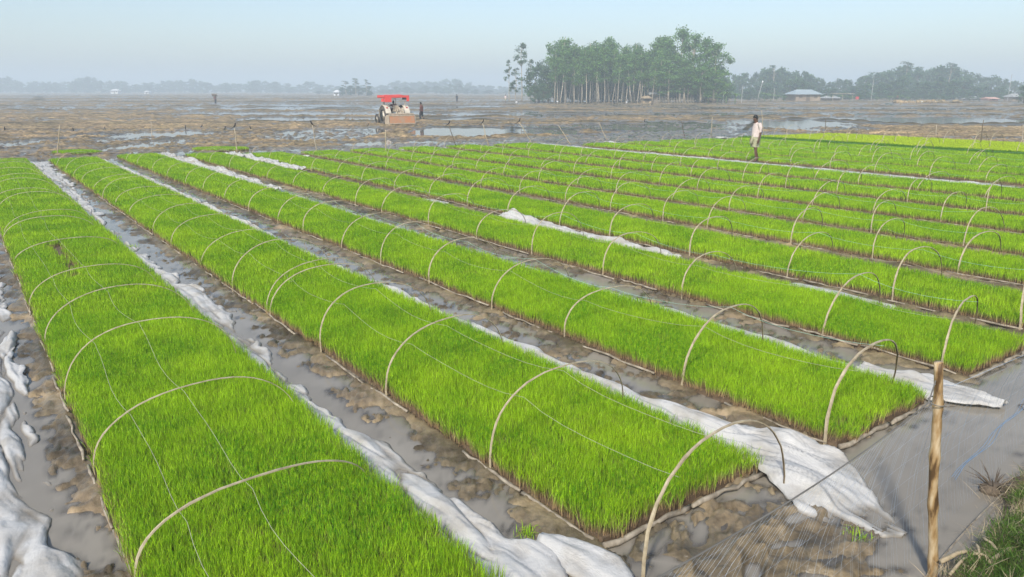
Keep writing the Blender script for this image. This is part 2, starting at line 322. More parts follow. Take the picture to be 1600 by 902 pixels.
def ground_h(X, Y):
    u = -SA * X + CA * Y; v = CA * X + SA * Y; r = np.hypot(X, Y)
    wx = X + 0.8 * (fbm(X * .6, Y * .6, 41) - .5); wy = Y + 0.8 * (fbm(X * .6, Y * .6, 42) - .5)
    far = sstep(20, 60, r)
    # open, ploughed and flooded land
    lf = fbm(X * .045, Y * .13, 3, 3) - .5
    clod = billow(wx * 2.1, wy * 2.1, 5) * billow(wx * 4.7, wy * 4.7, 6)
    clodb = billow(wx * .7, wy * 1.1, 8)
    h = 0.010 * far + 0.15 * lf + 0.17 * (clod - .28) + 0.085 * (clodb - .5) * (0.5 + far) + 0.05 * (billow(wx * 9, wy * 9, 7) - .5) * (1 - far)
    row = np.sin((Y * .96 + X * .06) * 2.2 + 3 * fbm(X * .1, Y * .1, 9)) * 0.018
    h = h + row
    b = np.zeros_like(h)
    for (x0, x1, y0, y1, s) in WATERS + [(a_, b_, c_, d_, -e_) for a_, b_, c_, d_, e_ in MUDS]:
        Ym = (y0 + y1) / 2; A = G(x0, Ym); B = G(x1, Ym); C = G((x0 + x1) / 2, y1); D = G((x0 + x1) / 2, y0)
        cx = (A.x + B.x) / 2; hx = abs(B.x - A.x) / 2; cyy = (C.y + D.y) / 2; hy = abs(D.y - C.y) / 2
        d = ((np.abs(X - cx) / hx) ** 2.6 + (np.abs(Y - cyy) / hy) ** 2.6) + 0.5 * (fbm(X * .25, Y * .5, 12) - .5)
        b = b - s * (0.17 if s > 0 else 0.10) * (1 - sstep(.8, 1.25, d))
    h = h + b
    BK[0] = np.zeros_like(h)
    for pts, ht, w in BUNDS:
        P = [G(*q) for q in pts]; dm = np.full_like(h, 1e9)
        for A, B in zip(P[:-1], P[1:]):
            dx, dy = B.x - A.x, B.y - A.y; L2 = dx * dx + dy * dy
            t = np.clip(((X - A.x) * dx + (Y - A.y) * dy) / L2, 0, 1)
            dm = np.minimum(dm, np.hypot(X - A.x - t * dx, Y - A.y - t * dy))
        k = np.exp(-(dm / w) ** 2)
        BK[0] = np.maximum(BK[0], k ** 1.5 * sstep(.15, .45, fbm(X * .12, Y * .3, 77)) * .95)
        h = np.maximum(h, k * ht * 1.15 * (0.6 + 0.7 * vn(X * .8, Y * .8, 14)) - 0.2 * (1 - k))
    # the nursery field
    inf = sstep(-1.6, -1.2, v) * (1 - sstep(41.8, 42.4, v)) * (1 - sstep(33.6, 34.4, u)) 
    for k in range(7, len(BEDS)): pass
    fine = billow(wx * 4.3 + fbm(X * 9, Y * 9, 43), wy * 4.3, 21) * (.35 + .65 * billow(wx * 12, wy * 12 + fbm(X * 15, Y * 15, 44), 22)) * (.6 + .8 * fbm(X * 30, Y * 30, 45, 2)); foot = billow(wx * 2.4, wy * 2.4, 23)
    hd = -0.074 + 0.12 * fine ** 1.3 + 0.05 * (foot - .5)
    bedmask = np.zeros_like(h)
    for (vl, w, u0, u1) in BEDS:
        dl = vl - v; inside = (u > u0 - .25) & (u < u1 + .2)
        shoulder = np.where(dl > 0, np.exp(-(dl / 0.17) ** 2), 0) * (0.25 + 1.1 * vn(u * 2.3, v * 0 + vl, 25))
        hd = hd + np.where(inside, 0.07 * shoulder, 0)
        shr = np.where(v - vl - w > 0, np.exp(-((v - vl - w) / 0.10) ** 2), 0)
        hd = hd + np.where(inside, 0.02 * shr, 0)
        m = (v > vl + .02) & (v < vl + w - .02) & (u > u0 + .02) & (u < u1 - .02)
        bedmask = np.maximum(bedmask, m)
    hd = np.where(hd > .012, .012 + .030 * np.tanh((hd - .012) / .045), hd)
    for (ua, ub, va, vb) in [(-2, 15, -1.9, .18), (1, 34, 2.0, 2.36), (3, 34, 4.24, 4.56), (3, 20, 6.45, 6.8), (7, 13, 8.8, 9.3), (18, 34, 6.4, 7.0), (22, 33, 8.8, 9.3)]:
        m = sstep(ua - .3, ua, u) * (1 - sstep(ub, ub + .3, u)) * sstep(va - .05, va + .02, v) * (1 - sstep(vb - .06, vb + .04, v)); hd = hd * (1 - m) + np.minimum(hd, -.03) * m
    # narrow far ditches are muddy
    hd = hd + 0.022 * sstep(9, 13, v)
    # open water in front of the bed ends
    fr = 1 - sstep(2.35, 2.75, u + 0.25 * (vn(v * 3, u * 3, 30) - .5)); fr = fr * sstep(2.2, 2.6, v)
    hf = -0.09 + 0.07 * fine + 0.05 * (fbm(X * 1.2, Y * 1.2, 31) - .5)
    mp = np.exp(-(((u - 2.25) / .62) ** 4 + ((v - 3.45) / .85) ** 4)); hf = hf + mp * (0.085 + .02 * foot)
    for (fu, fv, ru, rv, an) in [(2.16, 3.62, .07, .16, .5), (2.12, 3.28, .05, .14, -.6), (2.28, 3.95, .06, .13, .2), (1.95, 3.05, .07, .15, .3), (2.45, 2.95, .05, .1, .8), (1.85, 3.5, .07, .12, 1.0)]:
        c_, s_ = math.cos(an), math.sin(an); a1 = (u - fu) * c_ + (v - fv) * s_; a2 = -(u - fu) * s_ + (v - fv) * c_
        q = (a1 / ru) ** 2 + (a2 / rv) ** 2; hf = hf - 0.075 * np.exp(-q ** 1.5) + 0.022 * np.exp(-(q - 2.2) ** 2)
    hd = hd * (1 - fr) + hf * fr
    h = h * (1 - inf) + hd * inf
    h = np.where(bedmask > 0, 0.03, h)
    # embankment the photographer stands on
    s = BANKL(v) - u + 0.25 * (fbm(X * 2, Y * 2, 35) - .5)
    hb = -0.1 + 0.2 * sstep(-.15, .12, s) + 1.0 * sstep(.1, 1.2, s) + .04 * fine
    h = np.maximum(h, np.where(s > -.15, hb, -1))
    return h
def build_ground():
    a_f = np.arange(-42, 42.001, 0.14); a_c = np.arange(46, 315, 4.0)
    ang = np.radians(np.concatenate([a_f, a_c])); na = len(ang)
    r = [0.8]
    while r[-1] < 60: r.append(r[-1] * 1.0068)
    while r[-1] < 4300: r.append(r[-1] * 1.02)
    r = np.array(r); nr = len(r)
    RR, AA = np.meshgrid(r, ang, indexing='ij')
    X = (RR * np.sin(AA)).ravel(); Y = (RR * np.cos(AA)).ravel()
    Z = ground_h(X, Y)
    X = np.append(X, 0); Y = np.append(Y, 0); Z = np.append(Z, 1.0)
    i = np.arange(nr - 1)[:, None]; j = np.arange(na)[None, :]; j2 = (j + 1) % na
    q = np.stack([(i * na + j), (i * na + j2), ((i + 1) * na + j2), ((i + 1) * na + j)], -1).reshape(-1, 4)
    t = np.stack([np.full(na, nr * na), (np.arange(na) + 1) % na, np.arange(na), np.arange(na)], -1)
    me = npmesh('ground', np.stack([X, Y, Z], 1), q, M['mud'], attr=np.append(BK[0], 0))
    o = link('ground', me); tag(o, 'wet brown mud of ploughed paddy land reaching the horizon', 'ground', kind='structure')
    mb = MB(); mb.rings([((0, 0, 1.0), .001, .001), ((0, 0, .99), .82, .82)], 24, caps=False); return o
def build_water():                                     # turbid water: the deeper it is, the less of the mud below shows
    ang = np.radians(np.concatenate([np.arange(-42, 42.001, 0.28), np.arange(46, 315, 4.0)])); na = len(ang)
    r = [0.8]
    while r[-1] < 60: r.append(r[-1] * 1.0136)
    while r[-1] < 4250: r.append(r[-1] * 1.045)
    r = np.array(r); nr = len(r); RR, AA = np.meshgrid(r, ang, indexing='ij'); X = (RR * np.sin(AA)).ravel(); Y = (RR * np.cos(AA)).ravel()
    A = 0.22 + 0.78 * (1 - np.exp(-np.maximum(0, -ground_h(X, Y)) / 0.016))
    i = np.arange(nr - 1)[:, None]; j = np.arange(na)[None, :]; j2 = (j + 1) % na
    q = np.stack([(i * na + j), (i * na + j2), ((i + 1) * na + j2), ((i + 1) * na + j)], -1).reshape(-1, 4)
    o = link('water', npmesh('water', np.stack([X, Y, X * 0], 1), q, M['water'], attr=A)); tag(o, 'shallow muddy water standing in the paddies and ditches', 'water', kind='structure')
build_ground()
build_water()

# ------------------------------------------------------------------ rice seedlings
def tuft(name, rad, nb, w, hgt, mat, lean=0.35, seg=3, seed=0, curl=1.0):
    g = np.random.default_rng(seed); V = []; Fc = []; A = []; RN = []
    for k in range(nb):
        rr = rad * math.sqrt(g.random()); t = g.random() * 6.283
        x, y = rr * math.cos(t), rr * math.sin(t); H_ = hgt * (0.84 + 0.22 * g.random()); az = g.random() * 6.283; ln = lean * g.random() ** 1.3 * curl
        d = np.array([math.cos(az), math.sin(az)]); f = g.random() * 6.283; sd_ = np.array([math.cos(f), math.sin(f)])
        o = len(V); RN += [g.random()] * (2 * seg + 1)
        for s in range(seg + 1):
            q = s / seg; off = d * ln * H_ * q * q; z = H_ * q * (1 - 0.25 * ln * q * q); ww = w * (0.55 + 0.45 * min(1, q * 2)) * (1 - q * q * 0.9)
            if s < seg:
                V += [(x + off[0] - sd_[0] * ww / 2, y + off[1] - sd_[1] * ww / 2, z), (x + off[0] + sd_[0] * ww / 2, y + off[1] + sd_[1] * ww / 2, z)]; A += [q, q]
            else: V.append((x + off[0], y + off[1], z)); A.append(1)
        for s in range(seg - 1): Fc.append((o + 2 * s, o + 2 * s + 1, o + 2 * s + 3, o + 2 * s + 2))
        Fc.append((o + 2 * seg - 2, o + 2 * seg - 1, o + 2 * seg))
    me = npmesh(name, V, Fc, mat, True, attr=A, rnd=RN)
    return bpy.data.objects.new(name, me)           # not linked: it is only the blade pattern of the stuff below
def scatter_group(name, protos):
    ng = bpy.data.node_groups.new(name, 'GeometryNodeTree')
    ng.interface.new_socket('Geometry', in_out='INPUT', socket_type='NodeSocketGeometry'); ng.interface.new_socket('Geometry', in_out='OUTPUT', socket_type='NodeSocketGeometry')
    N, L = ng.nodes, ng.links
    gi = N.new('NodeGroupInput'); go = N.new('NodeGroupOutput'); iop = N.new('GeometryNodeInstanceOnPoints'); jn = N.new('GeometryNodeJoinGeometry')
    for p in reversed(protos):
        oi = N.new('GeometryNodeObjectInfo'); oi.inputs['Object'].default_value = p; oi.inputs['As Instance'].default_value = True; L.new(oi.outputs['Geometry'], jn.inputs[0])
    def na(nm, ty):
        a = N.new('GeometryNodeInputNamedAttribute'); a.data_type = ty; a.inputs['Name'].default_value = nm; return a.outputs['Attribute']
    L.new(gi.outputs[0], iop.inputs['Points']); L.new(jn.outputs[0], iop.inputs['Instance']); iop.inputs['Pick Instance'].default_value = True
    L.new(na('idx', 'INT'), iop.inputs['Instance Index']); L.new(na('rot', 'FLOAT_VECTOR'), iop.inputs['Rotation']); L.new(na('scl', 'FLOAT_VECTOR'), iop.inputs['Scale'])
    L.new(iop.outputs[0], go.inputs[0]); return ng
def scatter(name, P, ng, nproto, parent=None, smin=.93, smax=1.07, tilt=.07, hs=None):
    P = np.asarray(P, np.float32); n = len(P); me = bpy.data.meshes.new(name)
    me.vertices.add(n); me.vertices.foreach_set('co', P.ravel()); me.update()
    a = me.attributes.new('idx', 'INT', 'POINT'); a.data.foreach_set('value', rng.integers(0, nproto, n).astype(np.int32))
    a = me.attributes.new('rot', 'FLOAT_VECTOR', 'POINT'); a.data.foreach_set('vector', np.stack([rng.normal(0, tilt, n), rng.normal(0, tilt, n), rng.random(n) * 6.283], 1).astype(np.float32).ravel())
    s = smin + (smax - smin) * rng.random(n); sz = s * (hs if hs is not None else 1)
    a = me.attributes.new('scl', 'FLOAT_VECTOR', 'POINT'); a.data.foreach_set('vector', np.stack([s, s, sz], 1).astype(np.float32).ravel())
    o = link(name, me, parent); md = o.modifiers.new('scatter', 'NODES'); md.node_group = ng; o['kind'] = 'stuff'; return o
GH = 0.142
def family(tagn, mat):
    near = scatter_group(tagn + '_near', [tuft('seedling_tuft', .085, 128, .0044, GH, mat, .5, 3, k) for k in range(6)])
    mid = scatter_group(tagn + '_mid', [tuft('seedling_tuft', .13, 110, .0075, GH, mat, .45, 2, 20 + k) for k in range(5)])
    far = scatter_group(tagn + '_far', [tuft('seedling_tuft', .20, 110, .014, GH, mat, .4, 2, 40 + k) for k in range(5)])
    return near, mid, far
FAM = {'g': family('green', M['seed']), 'y': family('yellow', M['seedy']), 'd': family('dark', M['seedd'])}
def bed_points(vl, w, ua, ub, step, inset):
    nu = max(1, int((ub - ua) / step)); nv = max(2, int(round((w - 2 * inset) / step)) + 1)
    U, Vv = np.meshgrid(np.linspace(ua, ub, nu), np.linspace(vl + inset, vl + w - inset, nv), indexing='ij')
    U = U.ravel() + rng.normal(0, step * .28, U.size); Vv = Vv.ravel(); e = (Vv < vl + inset + .01) | (Vv > vl + w - inset - .01)
    Vv = Vv + np.where(e, rng.normal(0, .010, Vv.size), rng.normal(0, step * .25, Vv.size))
    Vv = Vv + 0.03 * (vn(U * .5, U * 0 + vl, 50) - .5)
    return U, Vv
pole_me = []
for k in range(5):
    mb = MB(); L = .7 + .25 * k; n = 7; g = random.Random(k)
    mb.tube([(L * i / n, g.uniform(-.012, .012), g.uniform(-.006, .006)) for i in range(n + 1)], [.010 + g.uniform(-.003, .003) for _ in range(n + 1)], 6)
    pole_me.append((L, mb.mesh('edging_pole', M['pole'], True)))
BED_LABEL = {}
for bi, (vl, w, u0, u1) in enumerate(BEDS):
    k = bi + 1; fam = 'g' if k <= 15 else ('d' if k == 16 else 'y')
    root = empty('seedling_bed', UV(u0, vl), AZ + math.pi / 2)
    # local frame: x runs away along the bed (u), y to the left, so local y = -(v - vl)
    if k == 1: lab = 'bright green rice seedling bed filling the lower left, nearest of all beds'
    elif k <= 15: lab = 'green rice seedling bed, %s bed counted from the lower left' % ORD[k]
    elif k == 16: lab = 'dark green near side of the yellow-green seedling beds, built as a narrow strip'  # stands for the near side face of the yellow bed's tall seedlings
    else: lab = 'yellow-green rice seedling bed at the far right, %s yellow one from the front' % ORD[k - 16]
    tag(root, lab, 'seedling bed', 'rice seedling beds laid side by side'); BED_LABEL[k] = ORD[k]
    Ln = u1 - u0; mb = MB(); ns = int(Ln / .5)
    V = []
    for i in range(ns + 1):
        x = Ln * i / ns; e = .012 * math.sin(i * 1.7 + k) + .01 * math.sin(i * .61)
        V += [(x, e, -.06), (x, e - .02, .052), (x, -w + .02 + e, .052), (x, -w + e, -.06)]
    Fc = [(4 * i + a, 4 * i + a + 1, 4 * i + 5 + a, 4 * i + 4 + a) for i in range(ns) for a in range(3)] + [(3, 2, 1, 0), tuple(4 * ns + a for a in range(4))]
    mb.add(V, Fc); mb.build('soil', M['soil'], root)
    def loc(U, Vv, z=.045): return np.stack([U - u0, -(Vv - vl), np.full(U.shape, z)], 1)
    parts = []
    dist = lambda ua: math.hypot(ua, vl)
    # split points where the level of blade detail changes with distance from the photographer
    un = math.sqrt(max(0, 9.5 ** 2 - vl ** 2)); um = math.sqrt(max(0, 19 ** 2 - vl ** 2))
    segs = [(u0, min(u1, max(u0, un)), 0), (min(u1, max(u0, un)), min(u1, max(u0, um)), 1), (min(u1, max(u0, um)), u1, 2)]
    for ua, ub, lod in segs:
        if ub - ua < .15: continue
        step, ins = [(.088, .05), (.125, .08), (.19, .13)][lod]
        U, Vv = bed_points(vl, w, ua + (ins if ua == u0 else 0), ub - (ins if ub == u1 else 0), step, ins)
        keep = np.ones(len(U), bool)
        if k == 1: keep &= ~((np.abs((Vv - 1.1) - (U - 13.2) * .02 - .05 * np.sin(U * 3)) < .105) & (U > 11.6) & (U < 14.6))
        if k > 3:                                  # beds running out of the picture on the right
            P = np.stack([-SA * U + CA * Vv, CA * U + SA * Vv]); keep &= (P[0] < P[1] * .78 + 1.0)
        U, Vv = U[keep], Vv[keep]
        if not len(U): continue
        hs = 0.90 + 0.20 * fbm(U * .7, Vv * .9, 60) + (.25 if k >= 16 else 0)
        o = scatter('seedlings', loc(U, Vv), FAM[fam][lod], 6 if lod == 0 else 5, root, hs=hs)
    # edging poles along the left side and the near end
    if k <= 9:
        g = random.Random(k); x = .02 * k
        while x < min(Ln, 19 - k):
            L, me = g.choice(pole_me)
            o = link('edging_pole', me, root); o.location = (x, .035 + g.uniform(-.01, .015), .035 + g.uniform(-.012, .012)); o.rotation_euler = (g.uniform(0, 6), g.uniform(-.012, .012), g.uniform(-.015, .015))
            x += L + (g.uniform(.0, .12) if g.random() < .6 else g.uniform(.2, .9))
        if k in (2, 3, 4, 5):
            y = .02
            for j in range(3):
                L, me = pole_me[j % 2]; s_ = w / (2 * L) if j < 2 else .3
                if j == 2: continue
                o = link('edging_pole', me, root); o.location = (-.05 - .012 * j, y, .03 + .008 * j); o.rotation_euler = (0, .01, -math.pi / 2 + g.uniform(-.02, .02)); o.scale = (w / 2 / L * 1.04, 1.5, 1.7); y -= w / 2

# two small green patches beyond the beds
for (px, py, ru, rv, lab) in [(120, 241, .6, .85, 'small green seedling patch beyond the far end of the second bed'), (345, 235.5, .6, 1.1, 'small green seedling patch in mud beyond the white sheet heaps')]:
    P = G(px, py); n = 170; a = rng.random(n) * 6.283; q = np.sqrt(rng.random(n)); gx = P.x + rv * q * np.cos(a); gy = P.y + ru * q * np.sin(a)
    o = scatter('seedling_patch', np.stack([gx, gy, np.full(n, .02)], 1), FAM['g'][2], 5); tag(o, lab, 'seedling patch')

# ------------------------------------------------------------------ bamboo hoops
def hoop_mesh(w, h, skew, twist, thick=1.0, seed=0):
    g = random.Random(seed); n = 26; V = []; mi = []
    pts = []
    for i in range(n + 1):
        t = i / n; th = math.pi * t; c = math.cos(th); s = math.sin(th)
        y = w / 2 * (1 - math.copysign(abs(c) ** 0.88, c)); z = h * max(0, s) ** 0.82 - .0
        y += skew * (z / h) ; x = twist * t + .03 * math.sin(5 * t + seed) + g.uniform(-.003, .003); y += .012 * math.sin(9 * t + seed * 2) * s; z *= 1 + .03 * math.sin(4 * t + seed)
        pts.append(Vector((x, y, z)))
    pts[0].z = -.10; pts[-1].z = -.10
    for i, p in enumerate(pts):
        d = (pts[min(i + 1, n)] - pts[max(i - 1, 0)]).normalized(); side = Vector((1, 0, 0)); out = d.cross(side).normalized() * -1
        if out.dot(p - Vector((0, w / 2, 0))) < 0: out = -out
        t = i / n; nd = 1 + .16 * (i % 5 == seed % 5); hw = (.0128 - .0068 * t) * thick * nd; ht = (.0055 - .0015 * t) * thick * nd
        V += [p - side * hw - out * ht, p - side * hw * .75 + out * ht, p + side * hw * .75 + out * ht, p + side * hw - out * ht]
    Fc = []; 
    for i in range(n):
        for a in range(4):
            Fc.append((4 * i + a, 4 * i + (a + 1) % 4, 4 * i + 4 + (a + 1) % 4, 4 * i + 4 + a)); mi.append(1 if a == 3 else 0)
    Fc += [(3, 2, 1, 0), tuple(4 * n + a for a in range(4))]; mi += [0, 0]
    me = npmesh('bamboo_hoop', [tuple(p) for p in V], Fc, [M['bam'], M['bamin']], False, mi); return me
# rows 1-6: u of each hoop, its height and sideways lean as read in the photograph
HO = {1: [(3.97, .42), (5.53, .50), (7.08, .63), (8.78, .55), (10.45, .5), (13.5, .36), (15.75, .40), (16.12, .48), (18.65, .5), (20.3, .5), (22, .5), (23.4, .48), (25.2, .5), (27, .5), (29, .5), (31, .5)],
      2: [(2.46, .66), (3.9, .64), (5.55, .56), (6.99, .60), (8.52, .56), (8.66, .57), (10.05, .60), (11.66, .54), (13.6, .5), (15.1, .5), (17.4, .45), (19.0, .5), (20.6, .5), (22.4, .5), (24.4, .5), (26.2, .5), (28.1, .5), (30.2, .5)],
      3: [(2.7, .69), (4.18, .66), (5.80, .50), (7.2, .58), (8.75, .55), (10.19, .60), (11.71, .55), (13.4, .58), (14.8, .58), (16.6, .55), (18.5, .5), (20.5, .52), (22.3, .5), (24.4, .5), (26.6, .52), (29, .5), (31, .5)],
      4: [(2.94, .60), (4.19, .64), (6.2, .50), (7.65, .57), (9.37, .63), (11.0, .5), (12.7, .60), (14.8, .56), (16.1, .6), (18, .55), (20.1, .55), (22.2, .5), (24, .52), (26, .55), (28.4, .5), (30.5, .5)],
      5: [(3.0, .62), (4.43, .62), (5.94, .62), (7.72, .60), (9.6, .58), (11.05, .66), (12.8, .6), (14.4, .6), (16.2, .55), (18, .6), (20, .55), (21.8, .55), (23.8, .55), (25.8, .5), (28, .55), (30, .5)],
      6: [(3.1, .6), (4.56, .58), (5.84, .60), (7.36, .58), (9.2, .6), (10.28, .6), (11.9, .6), (13.4, .62), (15.2, .6), (17, .58), (19, .55), (20.8, .6), (22.8, .55), (24.8, .55), (27, .55), (29.2, .5)]}
hvar = [hoop_mesh(1.5 + .05 * math.sin(k * 2.1), .58 + .05 * math.sin(k * 1.3 + 1), .07 * math.sin(k * 2.7), .16 * math.sin(k * 1.9) + .08, .8, k) for k in range(9)]
hoops = {}; nh = 0
for bi, (vl, w, u0, u1) in enumerate(BEDS):
    k = bi + 1; g = random.Random(100 + k)
    if k == 16: continue
    if k in HO: lst = HO[k]
    else:
        lst = []; u = u0 + .3 + g.random() * 1.2
        while u < u1 + .2: lst.append((u, .6 + g.uniform(-.07, .06))); u += (1.62 if k < 13 else 2.0) + g.uniform(-.25, .3)
    hoops[k] = []; cnt = 0
    for (u, hz) in lst:
        P = UV(u, vl + .8)
        if P.x > P.y * .72 + .35 or P.x < -P.y * .80 - 2.2: continue
        cnt += 1
        if k in HO and u < 17: me = hoop_mesh(w - .02 + g.uniform(-.03, .04), hz, g.uniform(-.06, .05), .20 + g.uniform(-.16, .12), (.72 if k < 3 else .82) + g.uniform(-.14, .14) + (.1 if u < 4.5 and k > 1 else 0), int(u * 10)); s = (1, 1, 1)
        else: me = g.choice(hvar); s = (1, w / 1.5 if k < 17 else 1, hz / .58 * (1 if k < 16 else 1.15))
        # local x = along bed, local y = across towards larger v
        o = link('bamboo_hoop', me); M4 = Matrix(((-SA, CA, 0, 0), (CA, SA, 0, 0), (0, 0, 1, 0), (0, 0, 0, 1)))
        q = UV(u, vl - .03 + g.uniform(-.015, .015)); o.matrix_world = Matrix.Translation(q) @ M4 @ Matrix.Diagonal((s[0], s[1], s[2], 1))
        hoops[k].append((u, hz)); nh += 1
        if k == 2 and cnt == 1: lab = 'thick pale bamboo hoop at the muddy near end of the second seedling bed'
        elif k == 2 and u in (8.66,): lab = 'bamboo hoop crossing close beside another over the second bed, farther of the pair'
        elif k <= 15: lab = 'bamboo hoop over the %s seedling bed from lower left, %s hoop from the camera' % (ORD[k], ORD[cnt])
        else: lab = 'bamboo hoop over the %s yellow-green bed from the front, %s from the right' % (ORD[k - 16], ORD[cnt])
        tag(o, lab, 'bamboo hoop', 'bamboo hoops arching over the seedling beds')

# twine strung from hoop to hoop
def twine(name, pts, mat, lab, r=.0028, cat='twine', grp='twine strung along the hoops', n=4):
    mb = MB(); mb.tube(pts, r, n); o = mb.build(name, M[mat]); tag(o, lab, cat, grp); return o
for k in range(1, 14):
    vl, w, u0, u1 = BEDS[k - 1]
    hs_ = ([(2.75, .40)] if k == 1 else []) + hoops[k]
    for side, (fv, fz, mat, nm) in enumerate([(.27, .80, 'string', 'left shoulder'), (.62, .985, 'stringg', 'top')] if k < 7 else [(.45, .99, 'stringg', 'top')]):
        pts = []
        for i, (u, hz) in enumerate(hs_):
            v = vl + fv * 1.0; v = vl + fv * 1.05 - .03
            pts.append(UV(u, v, hz * fz + .006))
            if i < len(hs_) - 1:
                u2, h2 = hs_[i + 1]
                for q in (.14, .28, .42, .56, .7, .85):
                    sag = .06 * 4 * q * (1 - q); pts.append(UV(u + (u2 - u) * q, v + .03 * math.sin(u * 3 + q * 3) * q * (1 - q) * 4, (hz + (h2 - hz) * q) * fz - sag))
        twine('twine', pts, mat if k > 2 else 'string', 'thin %s twine along the %s of the hoops of the %s bed' % ('pale' if (mat == 'string' or k <= 2) else 'greenish', nm, ORD[k]), .0013 if k < 7 else .0014)

# ------------------------------------------------------------------ white plastic sheets
def sheet(st, lab, seed, amp=.05, base=.015, du=.035, dv=.022, lump=None, rag=.05, wet=.0, gap=0.0):
    st = sorted(st); us = np.array([s[0] for s in st]); a = np.array([s[1] for s in st]); b = np.array([s[2] for s in st])
    nu = min(900, int((us[-1] - us[0]) / du)); nv = int(max(b - a) / dv) + 3
    U = np.linspace(us[0], us[-1], nu); A = np.interp(U, us, a) + rag * .6 * (fbm(U * 1.7, U * 0, seed, 2) - .5); B = np.interp(U, us, b) + rag * 2.2 * (fbm(U * 2.3, U * 0 + 9, seed + 1, 4) - .5)
    T = np.linspace(0, 1, nv); UU, TT = np.meshgrid(U, T, indexing='ij'); W = A[:, None] + (B - A)[:, None] * TT
    wv = W + .25 * (fbm(UU * .8, W * 1.5, seed + 2) - .5); wu = UU + .5 * (fbm(UU * 1.2, W * 2, seed + 3) - .5)
    rg = lambda x_, y_, q, e: billow(x_, y_, q) ** e
    w1 = wv + .10 * (fbm(wu * 2, wv * 3, seed + 11) - .5)
    q1 = .35 * (fbm(wu * 3, wv * 4, seed + 20) - .5); q2 = .35 * (fbm(wu * 3 + 7, wv * 4, seed + 21) - .5)
    f = .50 * rg(wu * .45 + wv * .8, w1 * 4.5, seed + 4, 2.0) + .55 * np.abs(lvn(wu * .9 + wv * 1.5 + q1, w1 * 8 + q2, seed + 5) * 2 - 1) + .42 * np.abs(lvn(wu * 2.0 - wv * 3 + q2, w1 * 17 + wu * 2 + q1, seed + 6) * 2 - 1) + .16 * lvn(wu * 6 + q1 * 2, w1 * 26, seed + 9) + .15 * fbm(wu * 1.2, wv * 3, seed + 10)
    Z = base + amp * (f - .62) * 1.7 + .03 * (fbm(UU * 1.1, W * 2.2, seed + 7) - .5) - wet
    if gap: Z = Z - gap * (billow(wu * .28 + wv * .5, w1 * 3.4 + .4 * fbm(wu * 1.5, wv * 2, seed + 30), seed + 31) ** 5 + .7 * billow(wu * .9 - wv * 2, w1 * 6.5, seed + 32) ** 9)
    if lump:
        for (lu, lv, ru, rv, lh) in lump: Z = Z + lh * np.exp(-(((UU - lu) / ru) ** 2 + ((W - lv) / rv) ** 2))
    edge = np.minimum(TT, 1 - TT) * (B - A)[:, None]; Z = np.where(edge < .03, Z - (.03 - edge) * .8, Z)
    UU = UU + .02 * (fbm(UU * 5, W * 9, seed + 8) - .5)
    X = -SA * UU + CA * W; Y = CA * UU + SA * W
    i = np.arange(nu - 1)[:, None]; j = np.arange(nv - 1)[None, :]
    q = np.stack([i * nv + j, (i + 1) * nv + j, (i + 1) * nv + j + 1, i * nv + j + 1], -1).reshape(-1, 4)
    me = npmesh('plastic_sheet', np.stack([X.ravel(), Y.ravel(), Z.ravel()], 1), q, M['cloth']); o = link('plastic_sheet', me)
    md = o.modifiers.new('thickness', 'SOLIDIFY'); md.thickness = .002
    tag(o, lab, 'plastic sheet', 'white plastic cover sheets pulled off the beds'); return o
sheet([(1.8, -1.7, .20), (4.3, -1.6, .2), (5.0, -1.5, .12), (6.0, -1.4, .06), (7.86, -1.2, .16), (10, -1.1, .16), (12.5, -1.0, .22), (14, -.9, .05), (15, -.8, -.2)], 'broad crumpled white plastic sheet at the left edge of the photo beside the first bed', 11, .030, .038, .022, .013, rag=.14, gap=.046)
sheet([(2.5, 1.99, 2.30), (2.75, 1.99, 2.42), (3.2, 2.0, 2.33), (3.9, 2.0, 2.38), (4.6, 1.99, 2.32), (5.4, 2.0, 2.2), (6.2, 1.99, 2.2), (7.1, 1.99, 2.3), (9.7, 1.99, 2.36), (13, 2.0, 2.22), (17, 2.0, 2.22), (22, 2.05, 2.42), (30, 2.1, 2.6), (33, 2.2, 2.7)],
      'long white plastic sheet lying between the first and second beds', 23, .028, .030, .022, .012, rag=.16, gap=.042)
sheet([(2.35, 2.45, 2.62), (2.6, 2.42, 2.66), (2.9, 2.38, 2.60), (3.05, 2.44, 2.5)], 'small torn white sheet scrap in ditch water at the bottom edge', 31, .05, .03, rag=.1)
sheet([(1.78, 4.26, 4.38), (1.9, 4.12, 4.44), (2.1, 3.98, 4.56), (2.3, 4.0, 4.72), (2.5, 4.12, 4.84), (2.8, 4.22, 4.90), (3.1, 4.26, 4.82), (3.6, 4.27, 4.66), (4.2, 4.27, 4.50), (5.2, 4.26, 4.52), (6.3, 4.26, 4.50), (7, 4.26, 4.52), (8.3, 4.26, 4.5), (11.2, 4.26, 4.42), (15.9, 4.27, 4.5), (21, 4.27, 4.6), (27, 4.3, 4.6), (32.4, 4.3, 4.55)],
      'long white sheet right of the second bed, spread over the mud at its near end', 44, .05, .040, .022, .012, lump=[(2.9, 4.75, .14, .10, .09), (2.6, 4.45, .45, .22, .05), (2.45, 4.3, .2, .12, .04), (1.95, 4.2, .32, .5, -.045), (2.15, 4.0, .15, .12, -.03)], rag=.06)
sheet([(3.5, 6.48, 6.74), (4.5, 6.48, 6.80), (5.4, 6.48, 6.76), (7.5, 6.48, 6.76), (10, 6.48, 6.70), (14.5, 6.48, 6.76), (19, 6.5, 6.8)], 'narrow white plastic strip along the right side of the third bed', 57, .02, .045, .05, .02, rag=.04)
